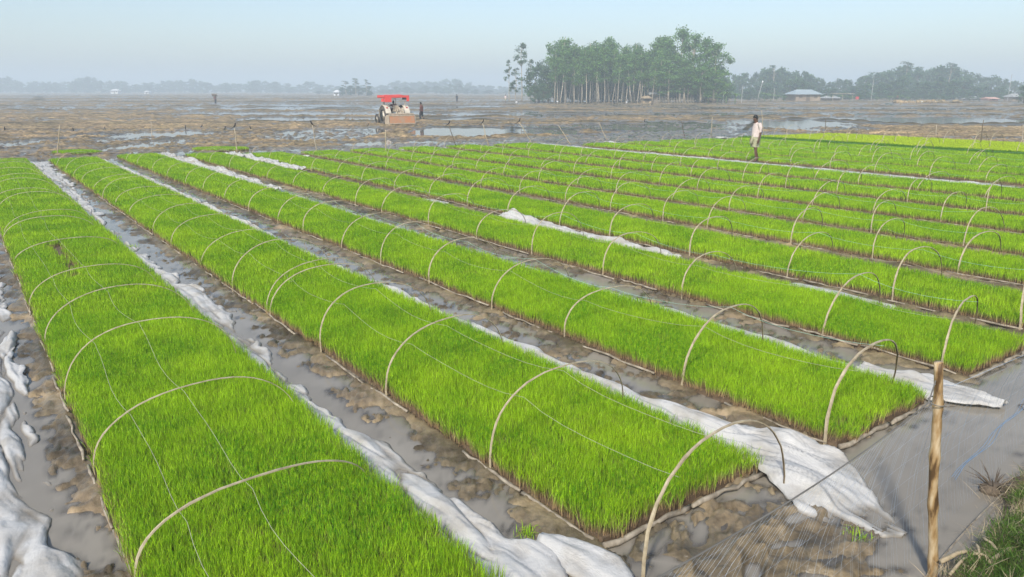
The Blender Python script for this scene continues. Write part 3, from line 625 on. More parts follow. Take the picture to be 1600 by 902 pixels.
sheet([(2.2, 6.80, 6.92), (2.4, 6.62, 6.96), (2.65, 6.5, 7.0), (2.9, 6.6, 7.06), (3.15, 6.62, 6.95), (3.4, 6.6, 6.85)], 'short crumpled white sheet end floating at the near corner of the third bed', 61, .05, .05, .02, .02, lump=[(2.95, 6.85, .12, .1, .06)], rag=.12)
sheet([(7.6, 8.85, 8.98), (8.1, 8.84, 9.14), (9.2, 8.84, 9.22), (10.4, 8.84, 9.3), (11.6, 8.86, 9.28), (12.5, 8.9, 9.26)], 'loose rumpled white sheet lying between the fourth and fifth beds', 72, .07, .07, .03, .02, lump=[(12.2, 9.1, .25, .12, .16)], rag=.08)
sheet([(4.2, 8.84, 8.98), (4.6, 8.84, 9.1), (5.2, 8.84, 9.16), (5.65, 8.84, 9.05)], 'smooth short white sheet in the ditch water near the front of the fourth bed', 81, .02, .06, rag=.05)
sheet([(14.6, 8.86, 9.05), (15.0, 8.86, 9.12), (15.7, 8.86, 9.05)], 'tiny white sheet heap between the fourth and fifth beds at mid length', 85, .05, .08, rag=.08)
sheet([(19.4, 6.5, 6.8), (22, 6.5, 6.9), (25, 6.5, 6.95), (28.7, 6.5, 6.9), (33.4, 6.5, 7.0)], 'bunched white sheet along the far part of the third bed', 91, .09, .10, .06, .025, lump=[(24.5, 6.7, .8, .2, .10), (28.8, 6.75, .9, .2, .06)], rag=.14)
sheet([(24, 8.84, 9.2), (26, 8.84, 9.3), (28, 8.84, 9.3), (31.8, 8.84, 9.2)], 'bunched white sheet at the far end of the fourth bed', 95, .10, .11, .06, .025, lump=[(29.5, 9.05, .7, .2, .09)], rag=.14)
sheet([(8, 22.95, 23.25), (9.7, 22.95, 23.3), (16, 22.95, 23.3), (22, 22.95, 23.38), (27, 22.9, 23.45), (28.8, 22.9, 23.6)], 'long thin white sheet on the path where the man stands', 99, .03, .07, .08, .04, rag=.06)
for (u, v, lab, s) in [(28.6, 10.95, 'tiny white sheet heap at the far end of the fifth bed', 103), (27.2, 26.2, 'tiny white heap among the far beds left of the standing man', 104), (29.6, 16.0, 'tiny white scrap at the far end of the seventh bed', 105), (26.5, 34.0, 'tiny white scrap at the corner of the yellow-green beds', 106)]:
    sheet([(u - .4, v - .12, v + .12), (u, v - .25, v + .25), (u + .4, v - .1, v + .1)], lab, s, .08, .10, .06, .04, rag=.1)

# ------------------------------------------------------------------ net fence and its post
pb, pt = UV(1.47, 4.06, -.25), UV(1.56, 3.87, 1.30)
root = empty('bamboo_post', pb); tag(root, 'peeling yellow-brown bamboo post holding the net at the lower right', 'post')
mb = MB(); n = 26; P_ = []; r_ = []
for i in range(n + 1):
    t = i / n; q = (pt - pb) * t; q = q + Vector((.008 * math.sin(t * 9), .006 * math.cos(t * 7), 0)); P_.append(q)
    r_.append(.0265 - .004 * t + random.uniform(-.0015, .0015) + (.005 if i in (6, 12, 17, 22) else 0))
mb.tube(P_, r_, 14); mb.build('stem', M['post'], root, True)
mb = MB(); mb.tube([(pt - pb) * .86 + Vector((.041 * math.cos(a), .041 * math.sin(a), .01 * math.sin(a))) for a in [k * .42 for k in range(16)]], .003, 5); mb.build('binding', M['rope'], root)
root = empty('net_fence', UV(1.45, 4, 0)); tag(root, 'fine pale nylon net hung from a cord across the near water', 'net')
b0 = UV(1.45, 4, 0)
def topz(v): return 1.16 - .06 * math.sin(max(0, min(1, (v - 1.4) / 2.6)) * math.pi) if v < 3.9 else 1.16 - .22 * min(1, (v - 3.9) / 2.2)
topP = [UV(1.34 + .07 * (v - 1.3), v, topz(v)) - b0 for v in np.arange(1.3, 3.86, .16)] + [pt - b0 - Vector((0, 0, .10))]
mb = MB(); mb.tube(topP, .0035, 5); mb.build('head_rope', M['rope'], root)
def netu(v): return 1.34 + .07 * (v - 1.3)
topR = [pt - b0 - Vector((0, 0, .12))] + [UV(netu(v), v, topz(v)) - b0 for v in np.arange(4.0, 8.6, .2)]
mb = MB(); mb.tube(topR, .0016, 4); mb.build('head_line', M['net'], root)
mb = MB(); mb.tube([UV(1.50 + .085 * (v - 4.03), v, .03 + .02 * math.sin(v * 3)) - b0 for v in np.arange(3.9, 8.5, .2)], .005, 5); mb.build('foot_rope', M['pole'], root)
mb = MB(); v = 1.5
while v < 8.3:
    vb = v + (v - 3.0) * .16 + random.uniform(-.02, .02)
    A = UV(netu(v), v, topz(v)) - b0; B = UV(1.62 + .10 * (vb - 4) + .25 * (vb < 4) * (4 - vb) * .4, vb, .005) - b0
    mid = (A + B) / 2 + Vector((random.uniform(-.02, .02), random.uniform(-.02, .02), 0)) + (UV(.08, 0, 0))
    mb.tube([A, A * .5 + mid * .5 + UV(.02, 0, 0), mid, B * .5 + mid * .5 + UV(.02, 0, 0), B], .0004, 3, caps=False); v += .042
for zz in (.15, .3, .45, .6, .75, .9):
    mb.tube([UV(netu(v_) + (.25 - .2 * zz), v_, topz(v_) * zz) - b0 for v_ in np.arange(1.6, 8.2, .25)], .00035, 3, caps=False)
o = mb.build('mesh', M['net'], root); o['kind'] = 'stuff'
mb = MB()
for j in range(3): mb.tube([UV(1.86 + .12 * (v_ - 5) + .015 * math.sin(v_ * 7 + j), v_, .03 + .02 * j + .015 * math.sin(v_ * 5 + j * 2)) - b0 for v_ in np.arange(5.2, 7.4, .12)], .0011, 4)
mb.build('hem', M['netb'], root)

# ------------------------------------------------------------------ bank vegetation and litter
bt = scatter_group('bank_grass', [tuft('grass_tuft', .07, 34, .0045, .11, M['bank'], 1.3, 4, 70 + k) for k in range(5)])
st_ = scatter_group('bank_straw', [tuft('straw_tuft', .09, 16, .003, .12, M['straw'], 2.2, 4, 80 + k) for k in range(4)])
def bank_pts(n, sa, sb, va, vb):
    v = rng.uniform(va, vb, n); s = sa + (sb - sa) * rng.random(n) ** .9; u = BANKL(v) - s
    X = -SA * u + CA * v; Y = CA * u + SA * v; return np.stack([X, Y, ground_h(X, Y) - .005], 1)
o = scatter('bank_grass', bank_pts(5200, .02, 1.2, 2.2, 10), bt, 5, None, .5, 1.0, .4); tag(o, 'patchy green grass on the bank at the lower right', 'grass')
o = scatter('bank_straw', bank_pts(800, -.10, .9, 2.6, 9), st_, 4, None, .6, 1.2, .6); tag(o, 'dry straw litter along the water edge of the bank', 'straw')
STK = [((1470, 878), (1516, 862), .012, 'pale dry stick lying left on the straw heap at the bottom right'), ((1545, 880), (1588, 856), .014, 'thick pale dry stick lying on the bank at the bottom right corner'), ((1535, 840), (1562, 868), .008, 'thin dry stick leaning down to the thick stick on the bank'),
       ((1484, 898), (1512, 870), .008, 'thin dry stick at the foot of the bank beside the bamboo post'), ((1515, 866), (1545, 874), .007, 'short broken stalk between two sticks on the bank'), ((1525, 850), (1530, 872), .007, 'tiny upright broken stalk in the straw on the bank')]
for A, B, r, lab in STK:
    za = .16; P0 = G(*A, za); P1 = G(*B, za)
    mb = MB(); mid = (P0 + P1) / 2 + Vector((.01, .01, .012)); mb.tube([P0, P0 * .5 + mid * .5, mid, P1 * .5 + mid * .5 + Vector((0, 0, .006)), P1], [r, r * 1.1, r, r * .95, r * .8], 7); tag(mb.build('dry_stick', M['straw'], None, True), lab, 'stick', 'dry sticks lying on the bank')
# root clump sticking out of the water, twigs in the water
mb = MB(); c = G(1552, 765, .02)
for k in range(60):
    a = random.random() * 6.28; l = random.uniform(.05, .2); q = Vector((math.cos(a), math.sin(a), random.uniform(.1, .9))) * l
    mb.tube([c, c + q * .6 + Vector((0, 0, .02)), c + q], [.004, .003, .001], 4)
mb.ball((c.x, c.y, c.z), (.09, .07, .05)); tag(mb.build('root_clump', M['barkd']), 'dark clump of roots in the water at the right edge behind the net', 'roots')
for k, (px, py, ln, an) in enumerate([(1140, 845, .15, .3), (1385, 650, .4, .8), (1440, 640, .35, .5), (1600, 640, .2, 1.2), (1330, 830, .12, 1.0), (1100, 600, .2, 2.0), (330, 410, .5, 2.6)]):
    c = G(px, py, .015); mb = MB(); pp = [c + Vector((math.cos(an + .3 * math.sin(j)) * ln * j / 5, math.sin(an + .3 * math.sin(j)) * ln * j / 5, .01 * math.sin(j * 1.3))) for j in range(6)]
    mb.tube(pp, [.005, .005, .004, .004, .003, .002], 5)
    tag(mb.build('twig', M['barkd']), ['short dark twig in mud by the near end of the second bed', 'dark twig in the water right of the white sheet end', 'dark bent twig in the water below the third bed corner', 'dark twig in the water at the right edge', 'small dark twig in the water beneath the torn sheet', 'dark twig in the ditch between the second and third beds', 'long thin dark twig curving in the ditch right of the first bed'][k], 'twig', 'twigs lying in water')
for k, (px, py, n) in enumerate([(1338, 842, 5), (822, 838, 9), (208, 387, 6), (1150, 745, 3), (185, 372, 5), (980, 690, 4)]):
    c = G(px, py, .0); mb = MB()
    for q in range(n * 7):
        a = random.random() * 6.28; l = random.uniform(.05, .11); b = c + Vector((random.gauss(0, .035), random.gauss(0, .035), -.01)); d = Vector((math.cos(a), math.sin(a), 0)); s_ = Vector((-d.y, d.x, 0)) * .002; ln = random.random()
        mb.add([b - s_, b + s_, b + d * l * ln * .4 + s_ + Vector((0, 0, l * .6)), b + d * l * ln * .4 - s_ + Vector((0, 0, l * .6)), b + d * l * ln + Vector((0, 0, l * (1 - .6 * ln)))], [(0, 1, 2, 3), (3, 2, 4)])
    o = link('loose_seedling', npmesh('loose_seedling', mb.v, mb.f, M['seed'], attr=[.4, .4, .8, .8, 1] * (n * 7), rnd=[.6] * (n * 35)))
    tag(o, ['small green seedling tuft standing alone in the water under the torn sheet', 'flattened seedlings floating in the ditch near the bottom scrap', 'small green weed in the ditch beside the first bed', 'few seedlings fallen by the second bed corner', 'smaller green weed farther up the first ditch', 'few fallen seedlings in the muddy ditch right of the second bed'][k], 'seedling', 'loose seedlings in the ditches')

# ------------------------------------------------------------------ perch sticks with birds
def bird_mesh(s=1.0):
    mb = MB(); mb.rings([((-.09, 0, -.02), .004, .003), ((-.03, 0, .0), .02, .02), ((.01, 0, .035), .03, .028), ((.03, 0, .075), .028, .026), ((.036, 0, .10), .018, .018), ((.042, 0, .125), .024, .022), ((.046, 0, .15), .012, .012)], 8)
    mb.add([(.06, -.005, .13), (.06, .005, .13), (.095, 0, .125)], [(0, 1, 2)]); mb.add([(-.03, -.012, .0), (-.03, .012, .0), (-.20, .022, -.10), (-.20, -.022, -.10), (-.04, 0, -.02)], [(0, 1, 2, 3), (0, 3, 4), (1, 4, 2)])
    mb.tube([(.01, -.012, .02), (.01, -.012, -.02)], .003, 4); mb.tube([(.01, .012, .02), (.01, .012, -.02)], .003, 4)
    return mb.mesh('bird', M['hair'], True)
bme = bird_mesh()
PER = [((90, 243), (93, 196), 0, 'bam', 'pale upright stick beyond the far end of the first bed'), ((371, 241), (366, 200), 1, 'bam', 'pale stick with a black bird beyond the far end of the third bed'), ((237, 214), (236, 190), 0, 'bark', 'faint thin stick in the mud left of centre'),
       ((496, 241), (488, 196), 1, 'bark', 'thin crooked stick with a bird in front of the tractor field, left'), ((603, 241), (602, 203), 0, 'bam', 'thin pale stick standing below the tractor'), ((714, 232), (701, 195), 1, 'barkd', 'dark leaning stick with a black bird right of the tractor'),
       ((764, 231), (754, 193), 1, 'bam', 'pale leaning stick with a black bird right of the small pond'), ((834, 229), (811, 191), 1, 'bam', 'pale slanting stick with a black bird left of centre field'), ((892, 227), (872, 195), 0, 'bam', 'bare pale slanting stick ahead of the grove'),
       ((948, 219), (936, 192), 0, 'bam', 'pale slanting stick with white tip below the grove'), ((1070, 214), (1065, 189), 0, 'barkd', 'dark upright stick left of the standing man'), ((1111, 212), (1113, 183), 0, 'bam', 'pale upright stick close left of the standing man'),
       ((1193, 213), (1190, 172), 0, 'bam', 'pale stick right behind the standing man'), ((1290, 206), (1290, 185), 0, 'barkd', 'dark stick standing before the blue pond'), ((1532, 228), (1537, 187), 0, 'barkd', 'dark stick above the far yellow-green bed, second from the right edge'), ((1597, 222), (1599, 195), 0, 'bark', 'faint stick at the right edge above the yellow-green beds'), ((1463, 214), (1463, 195), 0, 'bark', 'faint short stick before the right pond')]
for A, B, bird, mt, lab in PER:
    P0 = G(*A); z = HT(B[1], P0.y); d = ray(*B); Q = Vector((d.x / d.y * P0.y, P0.y, z))
    mb = MB(); g = random.Random(A[0]); mb.tube([P0 + (Q - P0) * t + Vector((g.uniform(-.02, .02), 0, 0)) * (0 < t < 1) for t in (-.1, .25, .5, .75, 1)], [.024, .022, .02, .018, .014], 6)
    tag(mb.build('perch_stick', M[mt], None, True), lab, 'stick', 'bird perch sticks in the mud')
    if bird:
        o = link('bird', bme); o.location = Q + Vector((0, 0, .02)); o.rotation_euler = (0, 0, math.pi * (A[0] % 3) + .4); o.scale = (1.2,) * 3
        tag(o, 'black long-tailed bird perched on the ' + ' '.join(lab.split(' with ')[0].split()[:6]) + {371: ' by the third bed', 496: ' left of the tractor', 714: ' near the pond', 764: ' past the pond', 834: ' at centre'}[A[0]], 'bird', 'black birds on perch sticks')
GB = [(540, 189, 'dark bird with raised wings on the mud left of the tractor', 1.6), (575, 199, 'small dark bird on wet mud below the tractor front wheel', 1.2), (247, 151, 'tiny dark bird far off on the mud', 2.5), (356, 151, 'tiny dark bird right of the man with a bundle', 2.5), (115, 207, 'small dark bird on mud at far left', 1.4), (165, 206, 'small dark bird on mud left of centre', 1.4), (290, 203, 'small dark bird on brown mud', 1.4),
      (315, 201, 'small dark bird right of another on brown mud', 1.3), (352, 204, 'small dark bird just left of the perched bird stick', 1.3), (392, 204, 'small dark bird just right of the perched bird stick', 1.3), (736, 159, 'small dark bird beyond the tractor to the right', 2.2), (1007, 192, 'small dark bird on mud below the grove', 1.5), (8, 206, 'small dark bird at the left edge', 1.5), (100, 150, 'tiny dark bird near horizon at left', 2.6)]
for px, py, lab, s in GB:
    o = link('bird', bme); P0 = G(px, py); o.location = P0 + Vector((0, 0, .10)); o.scale = (s,) * 3; o.rotation_euler = (0, 0, px * .7); tag(o, lab, 'bird', 'dark birds feeding on the mud')
wb = MB(); wb.ball((0, 0, .45), (.22, .12, .13)); wb.tube([(.15, 0, .5), (.24, 0, .62), (.2, 0, .75), (.27, 0, .84)], [.04, .025, .02, .03], 6); wb.tube([(.27, 0, .84), (.38, 0, .83)], [.012, .002], 4); wb.tube([(0, .04, .35), (0, .04, 0)], .01, 4); wb.tube([(0, -.04, .35), (0, -.04, 0)], .01, 4)
wme = wb.mesh('egret', M['white'], True)
for px, py, lab in [(807, 164, 'white egret on mud left of the grove'), (871, 163, 'white egret before the left grove trunks'), (979, 164, 'white egret before the right grove trunks'), (1440, 163, 'white egret before the right village trees')]:
    o = link('egret', wme); o.location = G(px, py); o.rotation_euler = (0, 0, px); tag(o, lab, 'bird', 'white egrets on the mud')

# ------------------------------------------------------------------ people
def skin_body(name, verts, edges, rad, mat, parent, root_i=0, sub=1):
    me = bpy.data.meshes.new(name); me.from_pydata([tuple(v) for v in verts], edges, []); me.materials.append(M[mat]); o = link(name, me, parent)
    sk = o.modifiers.new('skin', 'SKIN'); sk.use_smooth_shade = True
    for i, r in enumerate(rad): me.skin_vertices[0].data[i].radius = (r, r) if not isinstance(r, tuple) else r
    me.skin_vertices[0].data[root_i].use_root = True
    ss = o.modifiers.new('sub', 'SUBSURF'); ss.levels = sub; ss.render_levels = sub; return o
def person(loc, rz, pose, lab, top, bottom, hgt=1.65, grp=None, bare=False):
    """local x = facing direction, y = left, z up; pose: dict of joint positions in metres for a 1.65 m figure"""
    J = dict(pelvis=(0, 0, .93), waist=(0, 0, 1.05), chest=(.0, 0, 1.26), neck=(0, 0, 1.40), head=(.03, 0, 1.49), crown=(.02, 0, 1.60),
             lh=(0, .09, .88), lk=(.02, .09, .48), la=(0, .09, .08), lt=(.14, .10, .03), rh=(0, -.09, .88), rk=(.02, -.09, .48), ra=(0, -.09, .08), rt=(.14, -.10, .03),
             ls=(0, .17, 1.35), le=(-.02, .22, 1.08), lw=(.05, .22, .84), lhand=(.07, .21, .75), rs=(0, -.17, 1.35), re=(-.02, -.22, 1.08), rw=(.05, -.22, .84), rhand=(.07, -.21, .75))
    J.update(pose); J = {k: Vector(v) for k, v in J.items()}
    root = empty('person', loc, rz, hgt / 1.65); tag(root, lab, 'person', grp)
    names = ['pelvis', 'waist', 'chest', 'neck', 'head', 'crown', 'lh', 'lk', 'la', 'lt', 'rh', 'rk', 'ra', 'rt', 'ls', 'le', 'lw', 'lhand', 'rs', 're', 'rw', 'rhand']; ix = {n: i for i, n in enumerate(names)}
    V = [J[n] for n in names]; E = [('pelvis', 'waist'), ('waist', 'chest'), ('chest', 'neck'), ('neck', 'head'), ('head', 'crown'), ('pelvis', 'lh'), ('lh', 'lk'), ('lk', 'la'), ('la', 'lt'), ('pelvis', 'rh'), ('rh', 'rk'), ('rk', 'ra'), ('ra', 'rt'), ('chest', 'ls'), ('ls', 'le'), ('le', 'lw'), ('lw', 'lhand'), ('chest', 'rs'), ('rs', 're'), ('re', 'rw'), ('rw', 'rhand')]
    E = [(ix[a], ix[b]) for a, b in E]
    rd = dict(pelvis=(.13, .10), waist=(.12, .09), chest=(.13, .10), neck=.052, head=.088, crown=.07, lh=.085, lk=.055, la=.036, lt=.028, rh=.085, rk=.055, ra=.036, rt=.028, ls=.055, le=.04, lw=.028, lhand=.03, rs=.055, re=.04, rw=.028, rhand=.03)
    rad = [rd[n] for n in names]
    for s in 'lr':                                       # five fingers on each hand
        h = J[s + 'hand']; d = (h - J[s + 'w']).normalized(); sy = 1 if s == 'l' else -1; ac = Vector((1, 0, 0)) if abs(d.x) < .8 else Vector((0, 0, 1))
        for q, (off, ln) in enumerate([(-.026, .055), (-.009, .068), (.009, .072), (.026, .064), (.04, .035)]):
            b = h + ac * off + d * (.01 if q < 4 else -.03); k1 = len(V); V += [b, b + d * ln * .55 + Vector((0, -sy * .004, 0)), b + d * ln + Vector((0, -sy * .014, 0)) + (ac * .02 if q == 4 else Vector())]
            E += [(ix[s + 'hand'], k1), (k1, k1 + 1), (k1 + 1, k1 + 2)]; rad += [.010, .009, .007]
    skin_body('body', V, E, rad, 'skin', root)
    hd, cr = J['head'], J['crown']; up = (cr - hd).normalized(); fw = (Vector((1, 0, 0)) - up * up.x).normalized(); c = hd + up * .035
    mb = MB(); mb.ball((0, 0, 0), (.093, .082, .112), 12); hv = [tuple(c + fw * (p[0] - .016) + Vector((0, p[1], 0)) + up * (p[2] + .035)) for p in mb.v if True]
    mb.v = [(v if (Vector(v) - c).dot(fw) < .055 or (Vector(v) - c).dot(up) > .06 else tuple(Vector(v) - fw * .05)) for v in hv]; mb.build('hair', M['hair'], root, True)
    mb = MB(); mb.ball(tuple(c + fw * .088 - up * .012), (.016, .013, .02), 6)
    for sy in (1, -1): mb.ball(tuple(c + Vector((0, sy * .084, 0)) - up * .01), (.018, .01, .028), 6)
    mb.build('nose_and_ears', M['skin'], root, True)
    mb = MB()
    for sy in (1, -1): mb.ball(tuple(c + fw * .082 + Vector((0, sy * .03, 0)) + up * .012), (.008, .011, .007), 6)
    mb.tube([c + fw * .084 + Vector((0, -.022, 0)) - up * .05, c + fw * .088 - up * .048, c + fw * .084 + Vector((0, .022, 0)) - up * .05], .005, 5); mb.build('eyes_and_mouth', M['hair'], root, True)
    if top and not bare:
        mb = MB(); n = 16
        hem = J['pelvis'] + Vector((0, 0, -.04)); mb.rings([(hem, .165, .185, .05), (J['waist'] - Vector((0, 0, .03)), .155, .175, .04), (J['waist'] * .5 + J['chest'] * .5, .15, .18, .02), (J['chest'] + Vector((-.01, 0, 0)), .14, .19, .01), (J['chest'] + Vector((-.01, 0, .09)), .115, .18, 0), (J['neck'] - Vector((0, 0, .02)), .07, .085, 0), (J['neck'] + Vector((0, 0, .01)), .058, .06, 0)], n, caps=False)
        for s in 'lr': mb.tube([J[s + 's'] + Vector((0, -.03 if s == 'l' else .03, .01)), J[s + 's'] * .5 + J[s + 'e'] * .5, J[s + 'e'] + (J[s + 'e'] - J[s + 's']) * .06], [.075, .068, .062], 12, caps=False)
        mb.build('shirt', M[top], root, True)
    if bottom == 'lungi':
        mb = MB(); pv = J['pelvis']; mb.rings([(pv + Vector((0, 0, .07)), .135, .16, .0), (pv - Vector((0, 0, .05)), .155, .175, .03), (pv + Vector((.01, 0, -.18)), .155, .17, .05), (pv + Vector((.02, 0, -.32)), .155, .165, .07), (pv + Vector((.0, 0, -.40)), .145, .155, .09)], 20, caps=False)
        mb.tube([pv + Vector((.12, .02, .06)), pv + Vector((.17, .05, -.1)), pv + Vector((.20, .03, -.28))], [.03, .05, .06], 8); mb.build('lungi', M['lungi'], root, True)
    elif bottom:
        mb = MB()
        for s in 'lr': mb.tube([J[s + 'h'] + Vector((0, 0, .06)), J[s + 'h'] * .5 + J[s + 'k'] * .5, J[s + 'k'], J[s + 'k'] * .4 + J[s + 'a'] * .6], [.11, .095, .075, .07], 12, caps=False)
        mb.rings([(J['pelvis'] - Vector((0, 0, .08)), .13, .16), (J['pelvis'] + Vector((0, 0, .1)), .13, .15)], 14); mb.build('trousers', M[bottom], root, True)
    return root
mp = G(1178, 253.5, .06)
person(mp, math.pi + .25, dict(head=(.075, .0, 1.475), crown=(.10, 0, 1.575), neck=(.03, 0, 1.39), chest=(-.01, 0, 1.25), lk=(.03, .09, .47), la=(-.01, .1, .07), lt=(.12, .11, .03), rk=(-.06, -.09, .47), ra=(-.20, -.09, .12), rt=(-.09, -.1, .04), le=(-.03, .235, 1.07), lw=(.03, .24, .84), lhand=(.045, .235, .74)),
       'man in a pale pinkish shirt and folded cream lungi standing among the far seedling beds', 'shirt', 'lungi', 1.70)
person(G(659, 190.5), math.pi - .3, dict(head=(.05, 0, 1.49), crown=(.07, 0, 1.59), lk=(.12, .09, .5), la=(.02, .09, .08), rk=(-.04, -.09, .48), ra=(-.22, -.09, .1), rt=(-.1, -.1, .03)), 'man in a dark red top and dark trousers walking in the mud beside the tractor', 'maroon', 'dark', 1.62)
r_ = person(G(337, 163.5), -.6, dict(head=(.12, 0, 1.42), crown=(.18, 0, 1.5), chest=(.06, 0, 1.24), neck=(.1, 0, 1.36)), 'far man bent under a bundle walking on the mud at left', 'maroon', 'dark', 1.7)
mb = MB(); g = random.Random(3); mb.ball((0, 0, 0), (.45, .3, .25), 10); mb.v = [(x + g.uniform(-.06, .06), y + g.uniform(-.06, .06), z + g.uniform(-.06, .06)) for x, y, z in mb.v]
for _ in range(30): a = g.random() * 6.28; mb.tube([(0, 0, 0), (math.cos(a) * .6, math.sin(a) * .3, g.uniform(-.3, .4))], .012, 4)
o = mb.build('bundle', M['barkd']); o.location = G(337, 163.5) + Vector((-.1, .1, 1.62)); tag(o, 'dark brushwood bundle on the far man\'s shoulders', 'bundle')
person(G(714, 160.5), 1.2, {}, 'tiny dark figure standing far beyond the tractor to its right', 'dark', 'dark', 1.7)
person(G(790, 161.5), 2, {}, 'tiny pale figure standing far off left of the grove', 'shirt', 'lungi', 1.7)
person(F(1404, 172), 2, {}, 'tiny figure before the village trees at the right', 'maroon', 'dark', 1.6)

# ------------------------------------------------------------------ tractor (local x forward, y left)
T = empty('tractor', G(617, 195.5), R(90 + 30)); tag(T, 'muddy tractor with red canopy and orange rotary tiller working in the flooded field', 'tractor')
def wheel(x, y, r, w, lugs):
    mb = MB(); n = 28; V = []
    prof = [(-w / 2, r * .62), (-w / 2, r * .86), (-w * .42, r * .95), (w * .42, r * .95), (w / 2, r * .86), (w / 2, r * .62)]
    for k in range(n):
        t = 2 * math.pi * k / n
        for (a, q) in prof: V.append((math.cos(t) * q, a, math.sin(t) * q))
    m_ = len(prof); mb.add(V, [(k * m_ + j, k * m_ + j + 1, ((k + 1) % n) * m_ + j + 1, ((k + 1) % n) * m_ + j) for k in range(n) for j in range(m_ - 1)])
    for k in range(lugs):
        for s in (0, 1):
            t = 2 * math.pi * (k + .5 * s) / lugs; rot = Matrix.Rotation(-t, 3, 'Y')
            mb.box((r * .93, (-.46 if s else 0) * w, -.022), (r, (0 if s else .46) * w, .022), 0, 1, rot)
    o = mb.build('wheel', M['tyre'], T, False); o.location = (x, y, r)
    mb = MB(); mb.tube([(0, -w * .3, 0), (0, -w * .1, 0), (0, w * .1, 0), (0, w * .3, 0)], [r * .63, r * .45, r * .45, r * .63], 24); mb.cyl((0, 0, 0), (0, 1, 0), r * .16, w * .7, 12); mb.build('rim', M['cream'], o, True); return o
for y in (.78, -.78): wheel(0, y, .72, .40, 16)
for y in (.62, -.62): wheel(2.05, y, .40, .22, 12)
mb = MB(); mb.box((.9, -.28, .75), (2.45, .28, 1.28), 0, .88); mb.box((2.45, -.25, .8), (2.52, .25, 1.2)); mb.box((.85, -.24, .5), (2.2, .24, .76)); mb.build('hood', M['cream'], T)
mb = MB(); mb.box((-.35, -.22, .45), (1.0, .22, .85)); mb.cyl((0, 0, .72), (0, 1, 0), .11, 1.3, 10); mb.cyl((2.05, 0, .42), (0, 1, 0), .06, 1.1, 8); mb.box((-.2, -.5, .82), (.9, .5, .87)); mb.build('chassis', M['black'], T)
for s in (1, -1):
    mb = MB(); P = []
    for k in range(11):
        t = R(-5 + 170 * k / 10); P.append((math.cos(t) * .80, math.sin(t) * .80 + .70))
    V = []; 
    for (x, z) in P: V += [(x, s * .56, z), (x, s * .98, z), (x, s * .98, z + .03), (x, s * .56, z + .03)]
    mb.add(V, [(4 * k + a, 4 * k + (a + 1) % 4, 4 * k + 4 + (a + 1) % 4, 4 * k + 4 + a) for k in range(10) for a in range(4)] + [(3, 2, 1, 0), (40, 41, 42, 43)]); mb.box((-.55, s * .56 - .012, .75), (.6, s * .56 + .012, 1.3)); mb.build('fender', M['cream'], T)
mb = MB(); mb.box((-.28, -.24, .98), (.15, .24, 1.06)); mb.box((-.36, -.24, 1.02), (-.28, .24, 1.48), 0, .85); mb.build('seat', M['tan'], T)
mb = MB(); mb.tube([(.75 + .16 * math.cos(a) * .5, .18 * math.sin(a), 1.42 + .16 * math.cos(a)) for a in [k * .4 for k in range(17)]], .015, 6); mb.tube([(.75, 0, 1.42), (.95, 0, 1.2)], .02, 6); mb.build('steering_wheel', M['black'], T)
for (x, y) in ((-.45, .72), (-.45, -.72), (.95, .5), (.95, -.5)):
    mb = MB(); mb.tube([(x, y * .85, 1.0), (x, y, 1.4), (x, y, 2.12)], .03, 6); mb.build('canopy_post', M['cream'], T)
mb = MB(); V = []; ny = 9; nx = 7
for i in range(nx):
    for j in range(ny):
        x = -.65 + 1.6 * i / (nx - 1); y = -.98 + 1.96 * j / (ny - 1); V.append((x, y, 2.27 - .10 * (y / .98) ** 4 - .05 * abs(i - 3) / 3 + .02 * math.sin(i * 2 + j)))
mb.add(V, [(i * ny + j, (i + 1) * ny + j, (i + 1) * ny + j + 1, i * ny + j + 1) for i in range(nx - 1) for j in range(ny - 1)])
mb.box((-.66, -.98, 2.06), (-.62, .98, 2.22)); mb.box((.92, -.98, 2.02), (.96, .98, 2.22))
for s in (1, -1): mb.box((-.66, s * .97 - .015, 2.06), (.96, s * .97 + .015, 2.2))
mb.box((-.68, .45, 1.72), (-.60, .98, 2.1)); mb.box((-.68, -.98, 1.78), (-.60, -.78, 2.1)); mb.box((-.45, .94, 1.75), (.1, .99, 2.0))
mb.build('canopy', M['red'], T, False)
mb = MB(); mb.box((-.62, -.92, 1.9), (-.57, -.45, 2.16)); mb.build('canopy_lining', M['black'], T)
mb = MB(); mb.tube([(1.6, .2, 1.25), (1.6, .2, 1.95), (1.52, .2, 2.05)], [.035, .03, .03], 8); mb.build('exhaust_pipe', M['black'], T, True)
for s in (1, -1): mb = MB(); mb.box((2.5, s * .16 - .07, .98), (2.54, s * .16 + .07, 1.1)); mb.build('headlight', M['white'], T)
mb = MB(); mb.tube([(-.45, .6, 1.9), (-.45, -.6, 1.9)], .02, 6); mb.tube([(.95, .5, 1.95), (.95, -.5, 1.95)], .02, 6); mb.tube([(-.45, .68, 1.5), (-.45, .2, 1.3)], .018, 6); mb.build('canopy_rail', M['cream'], T)
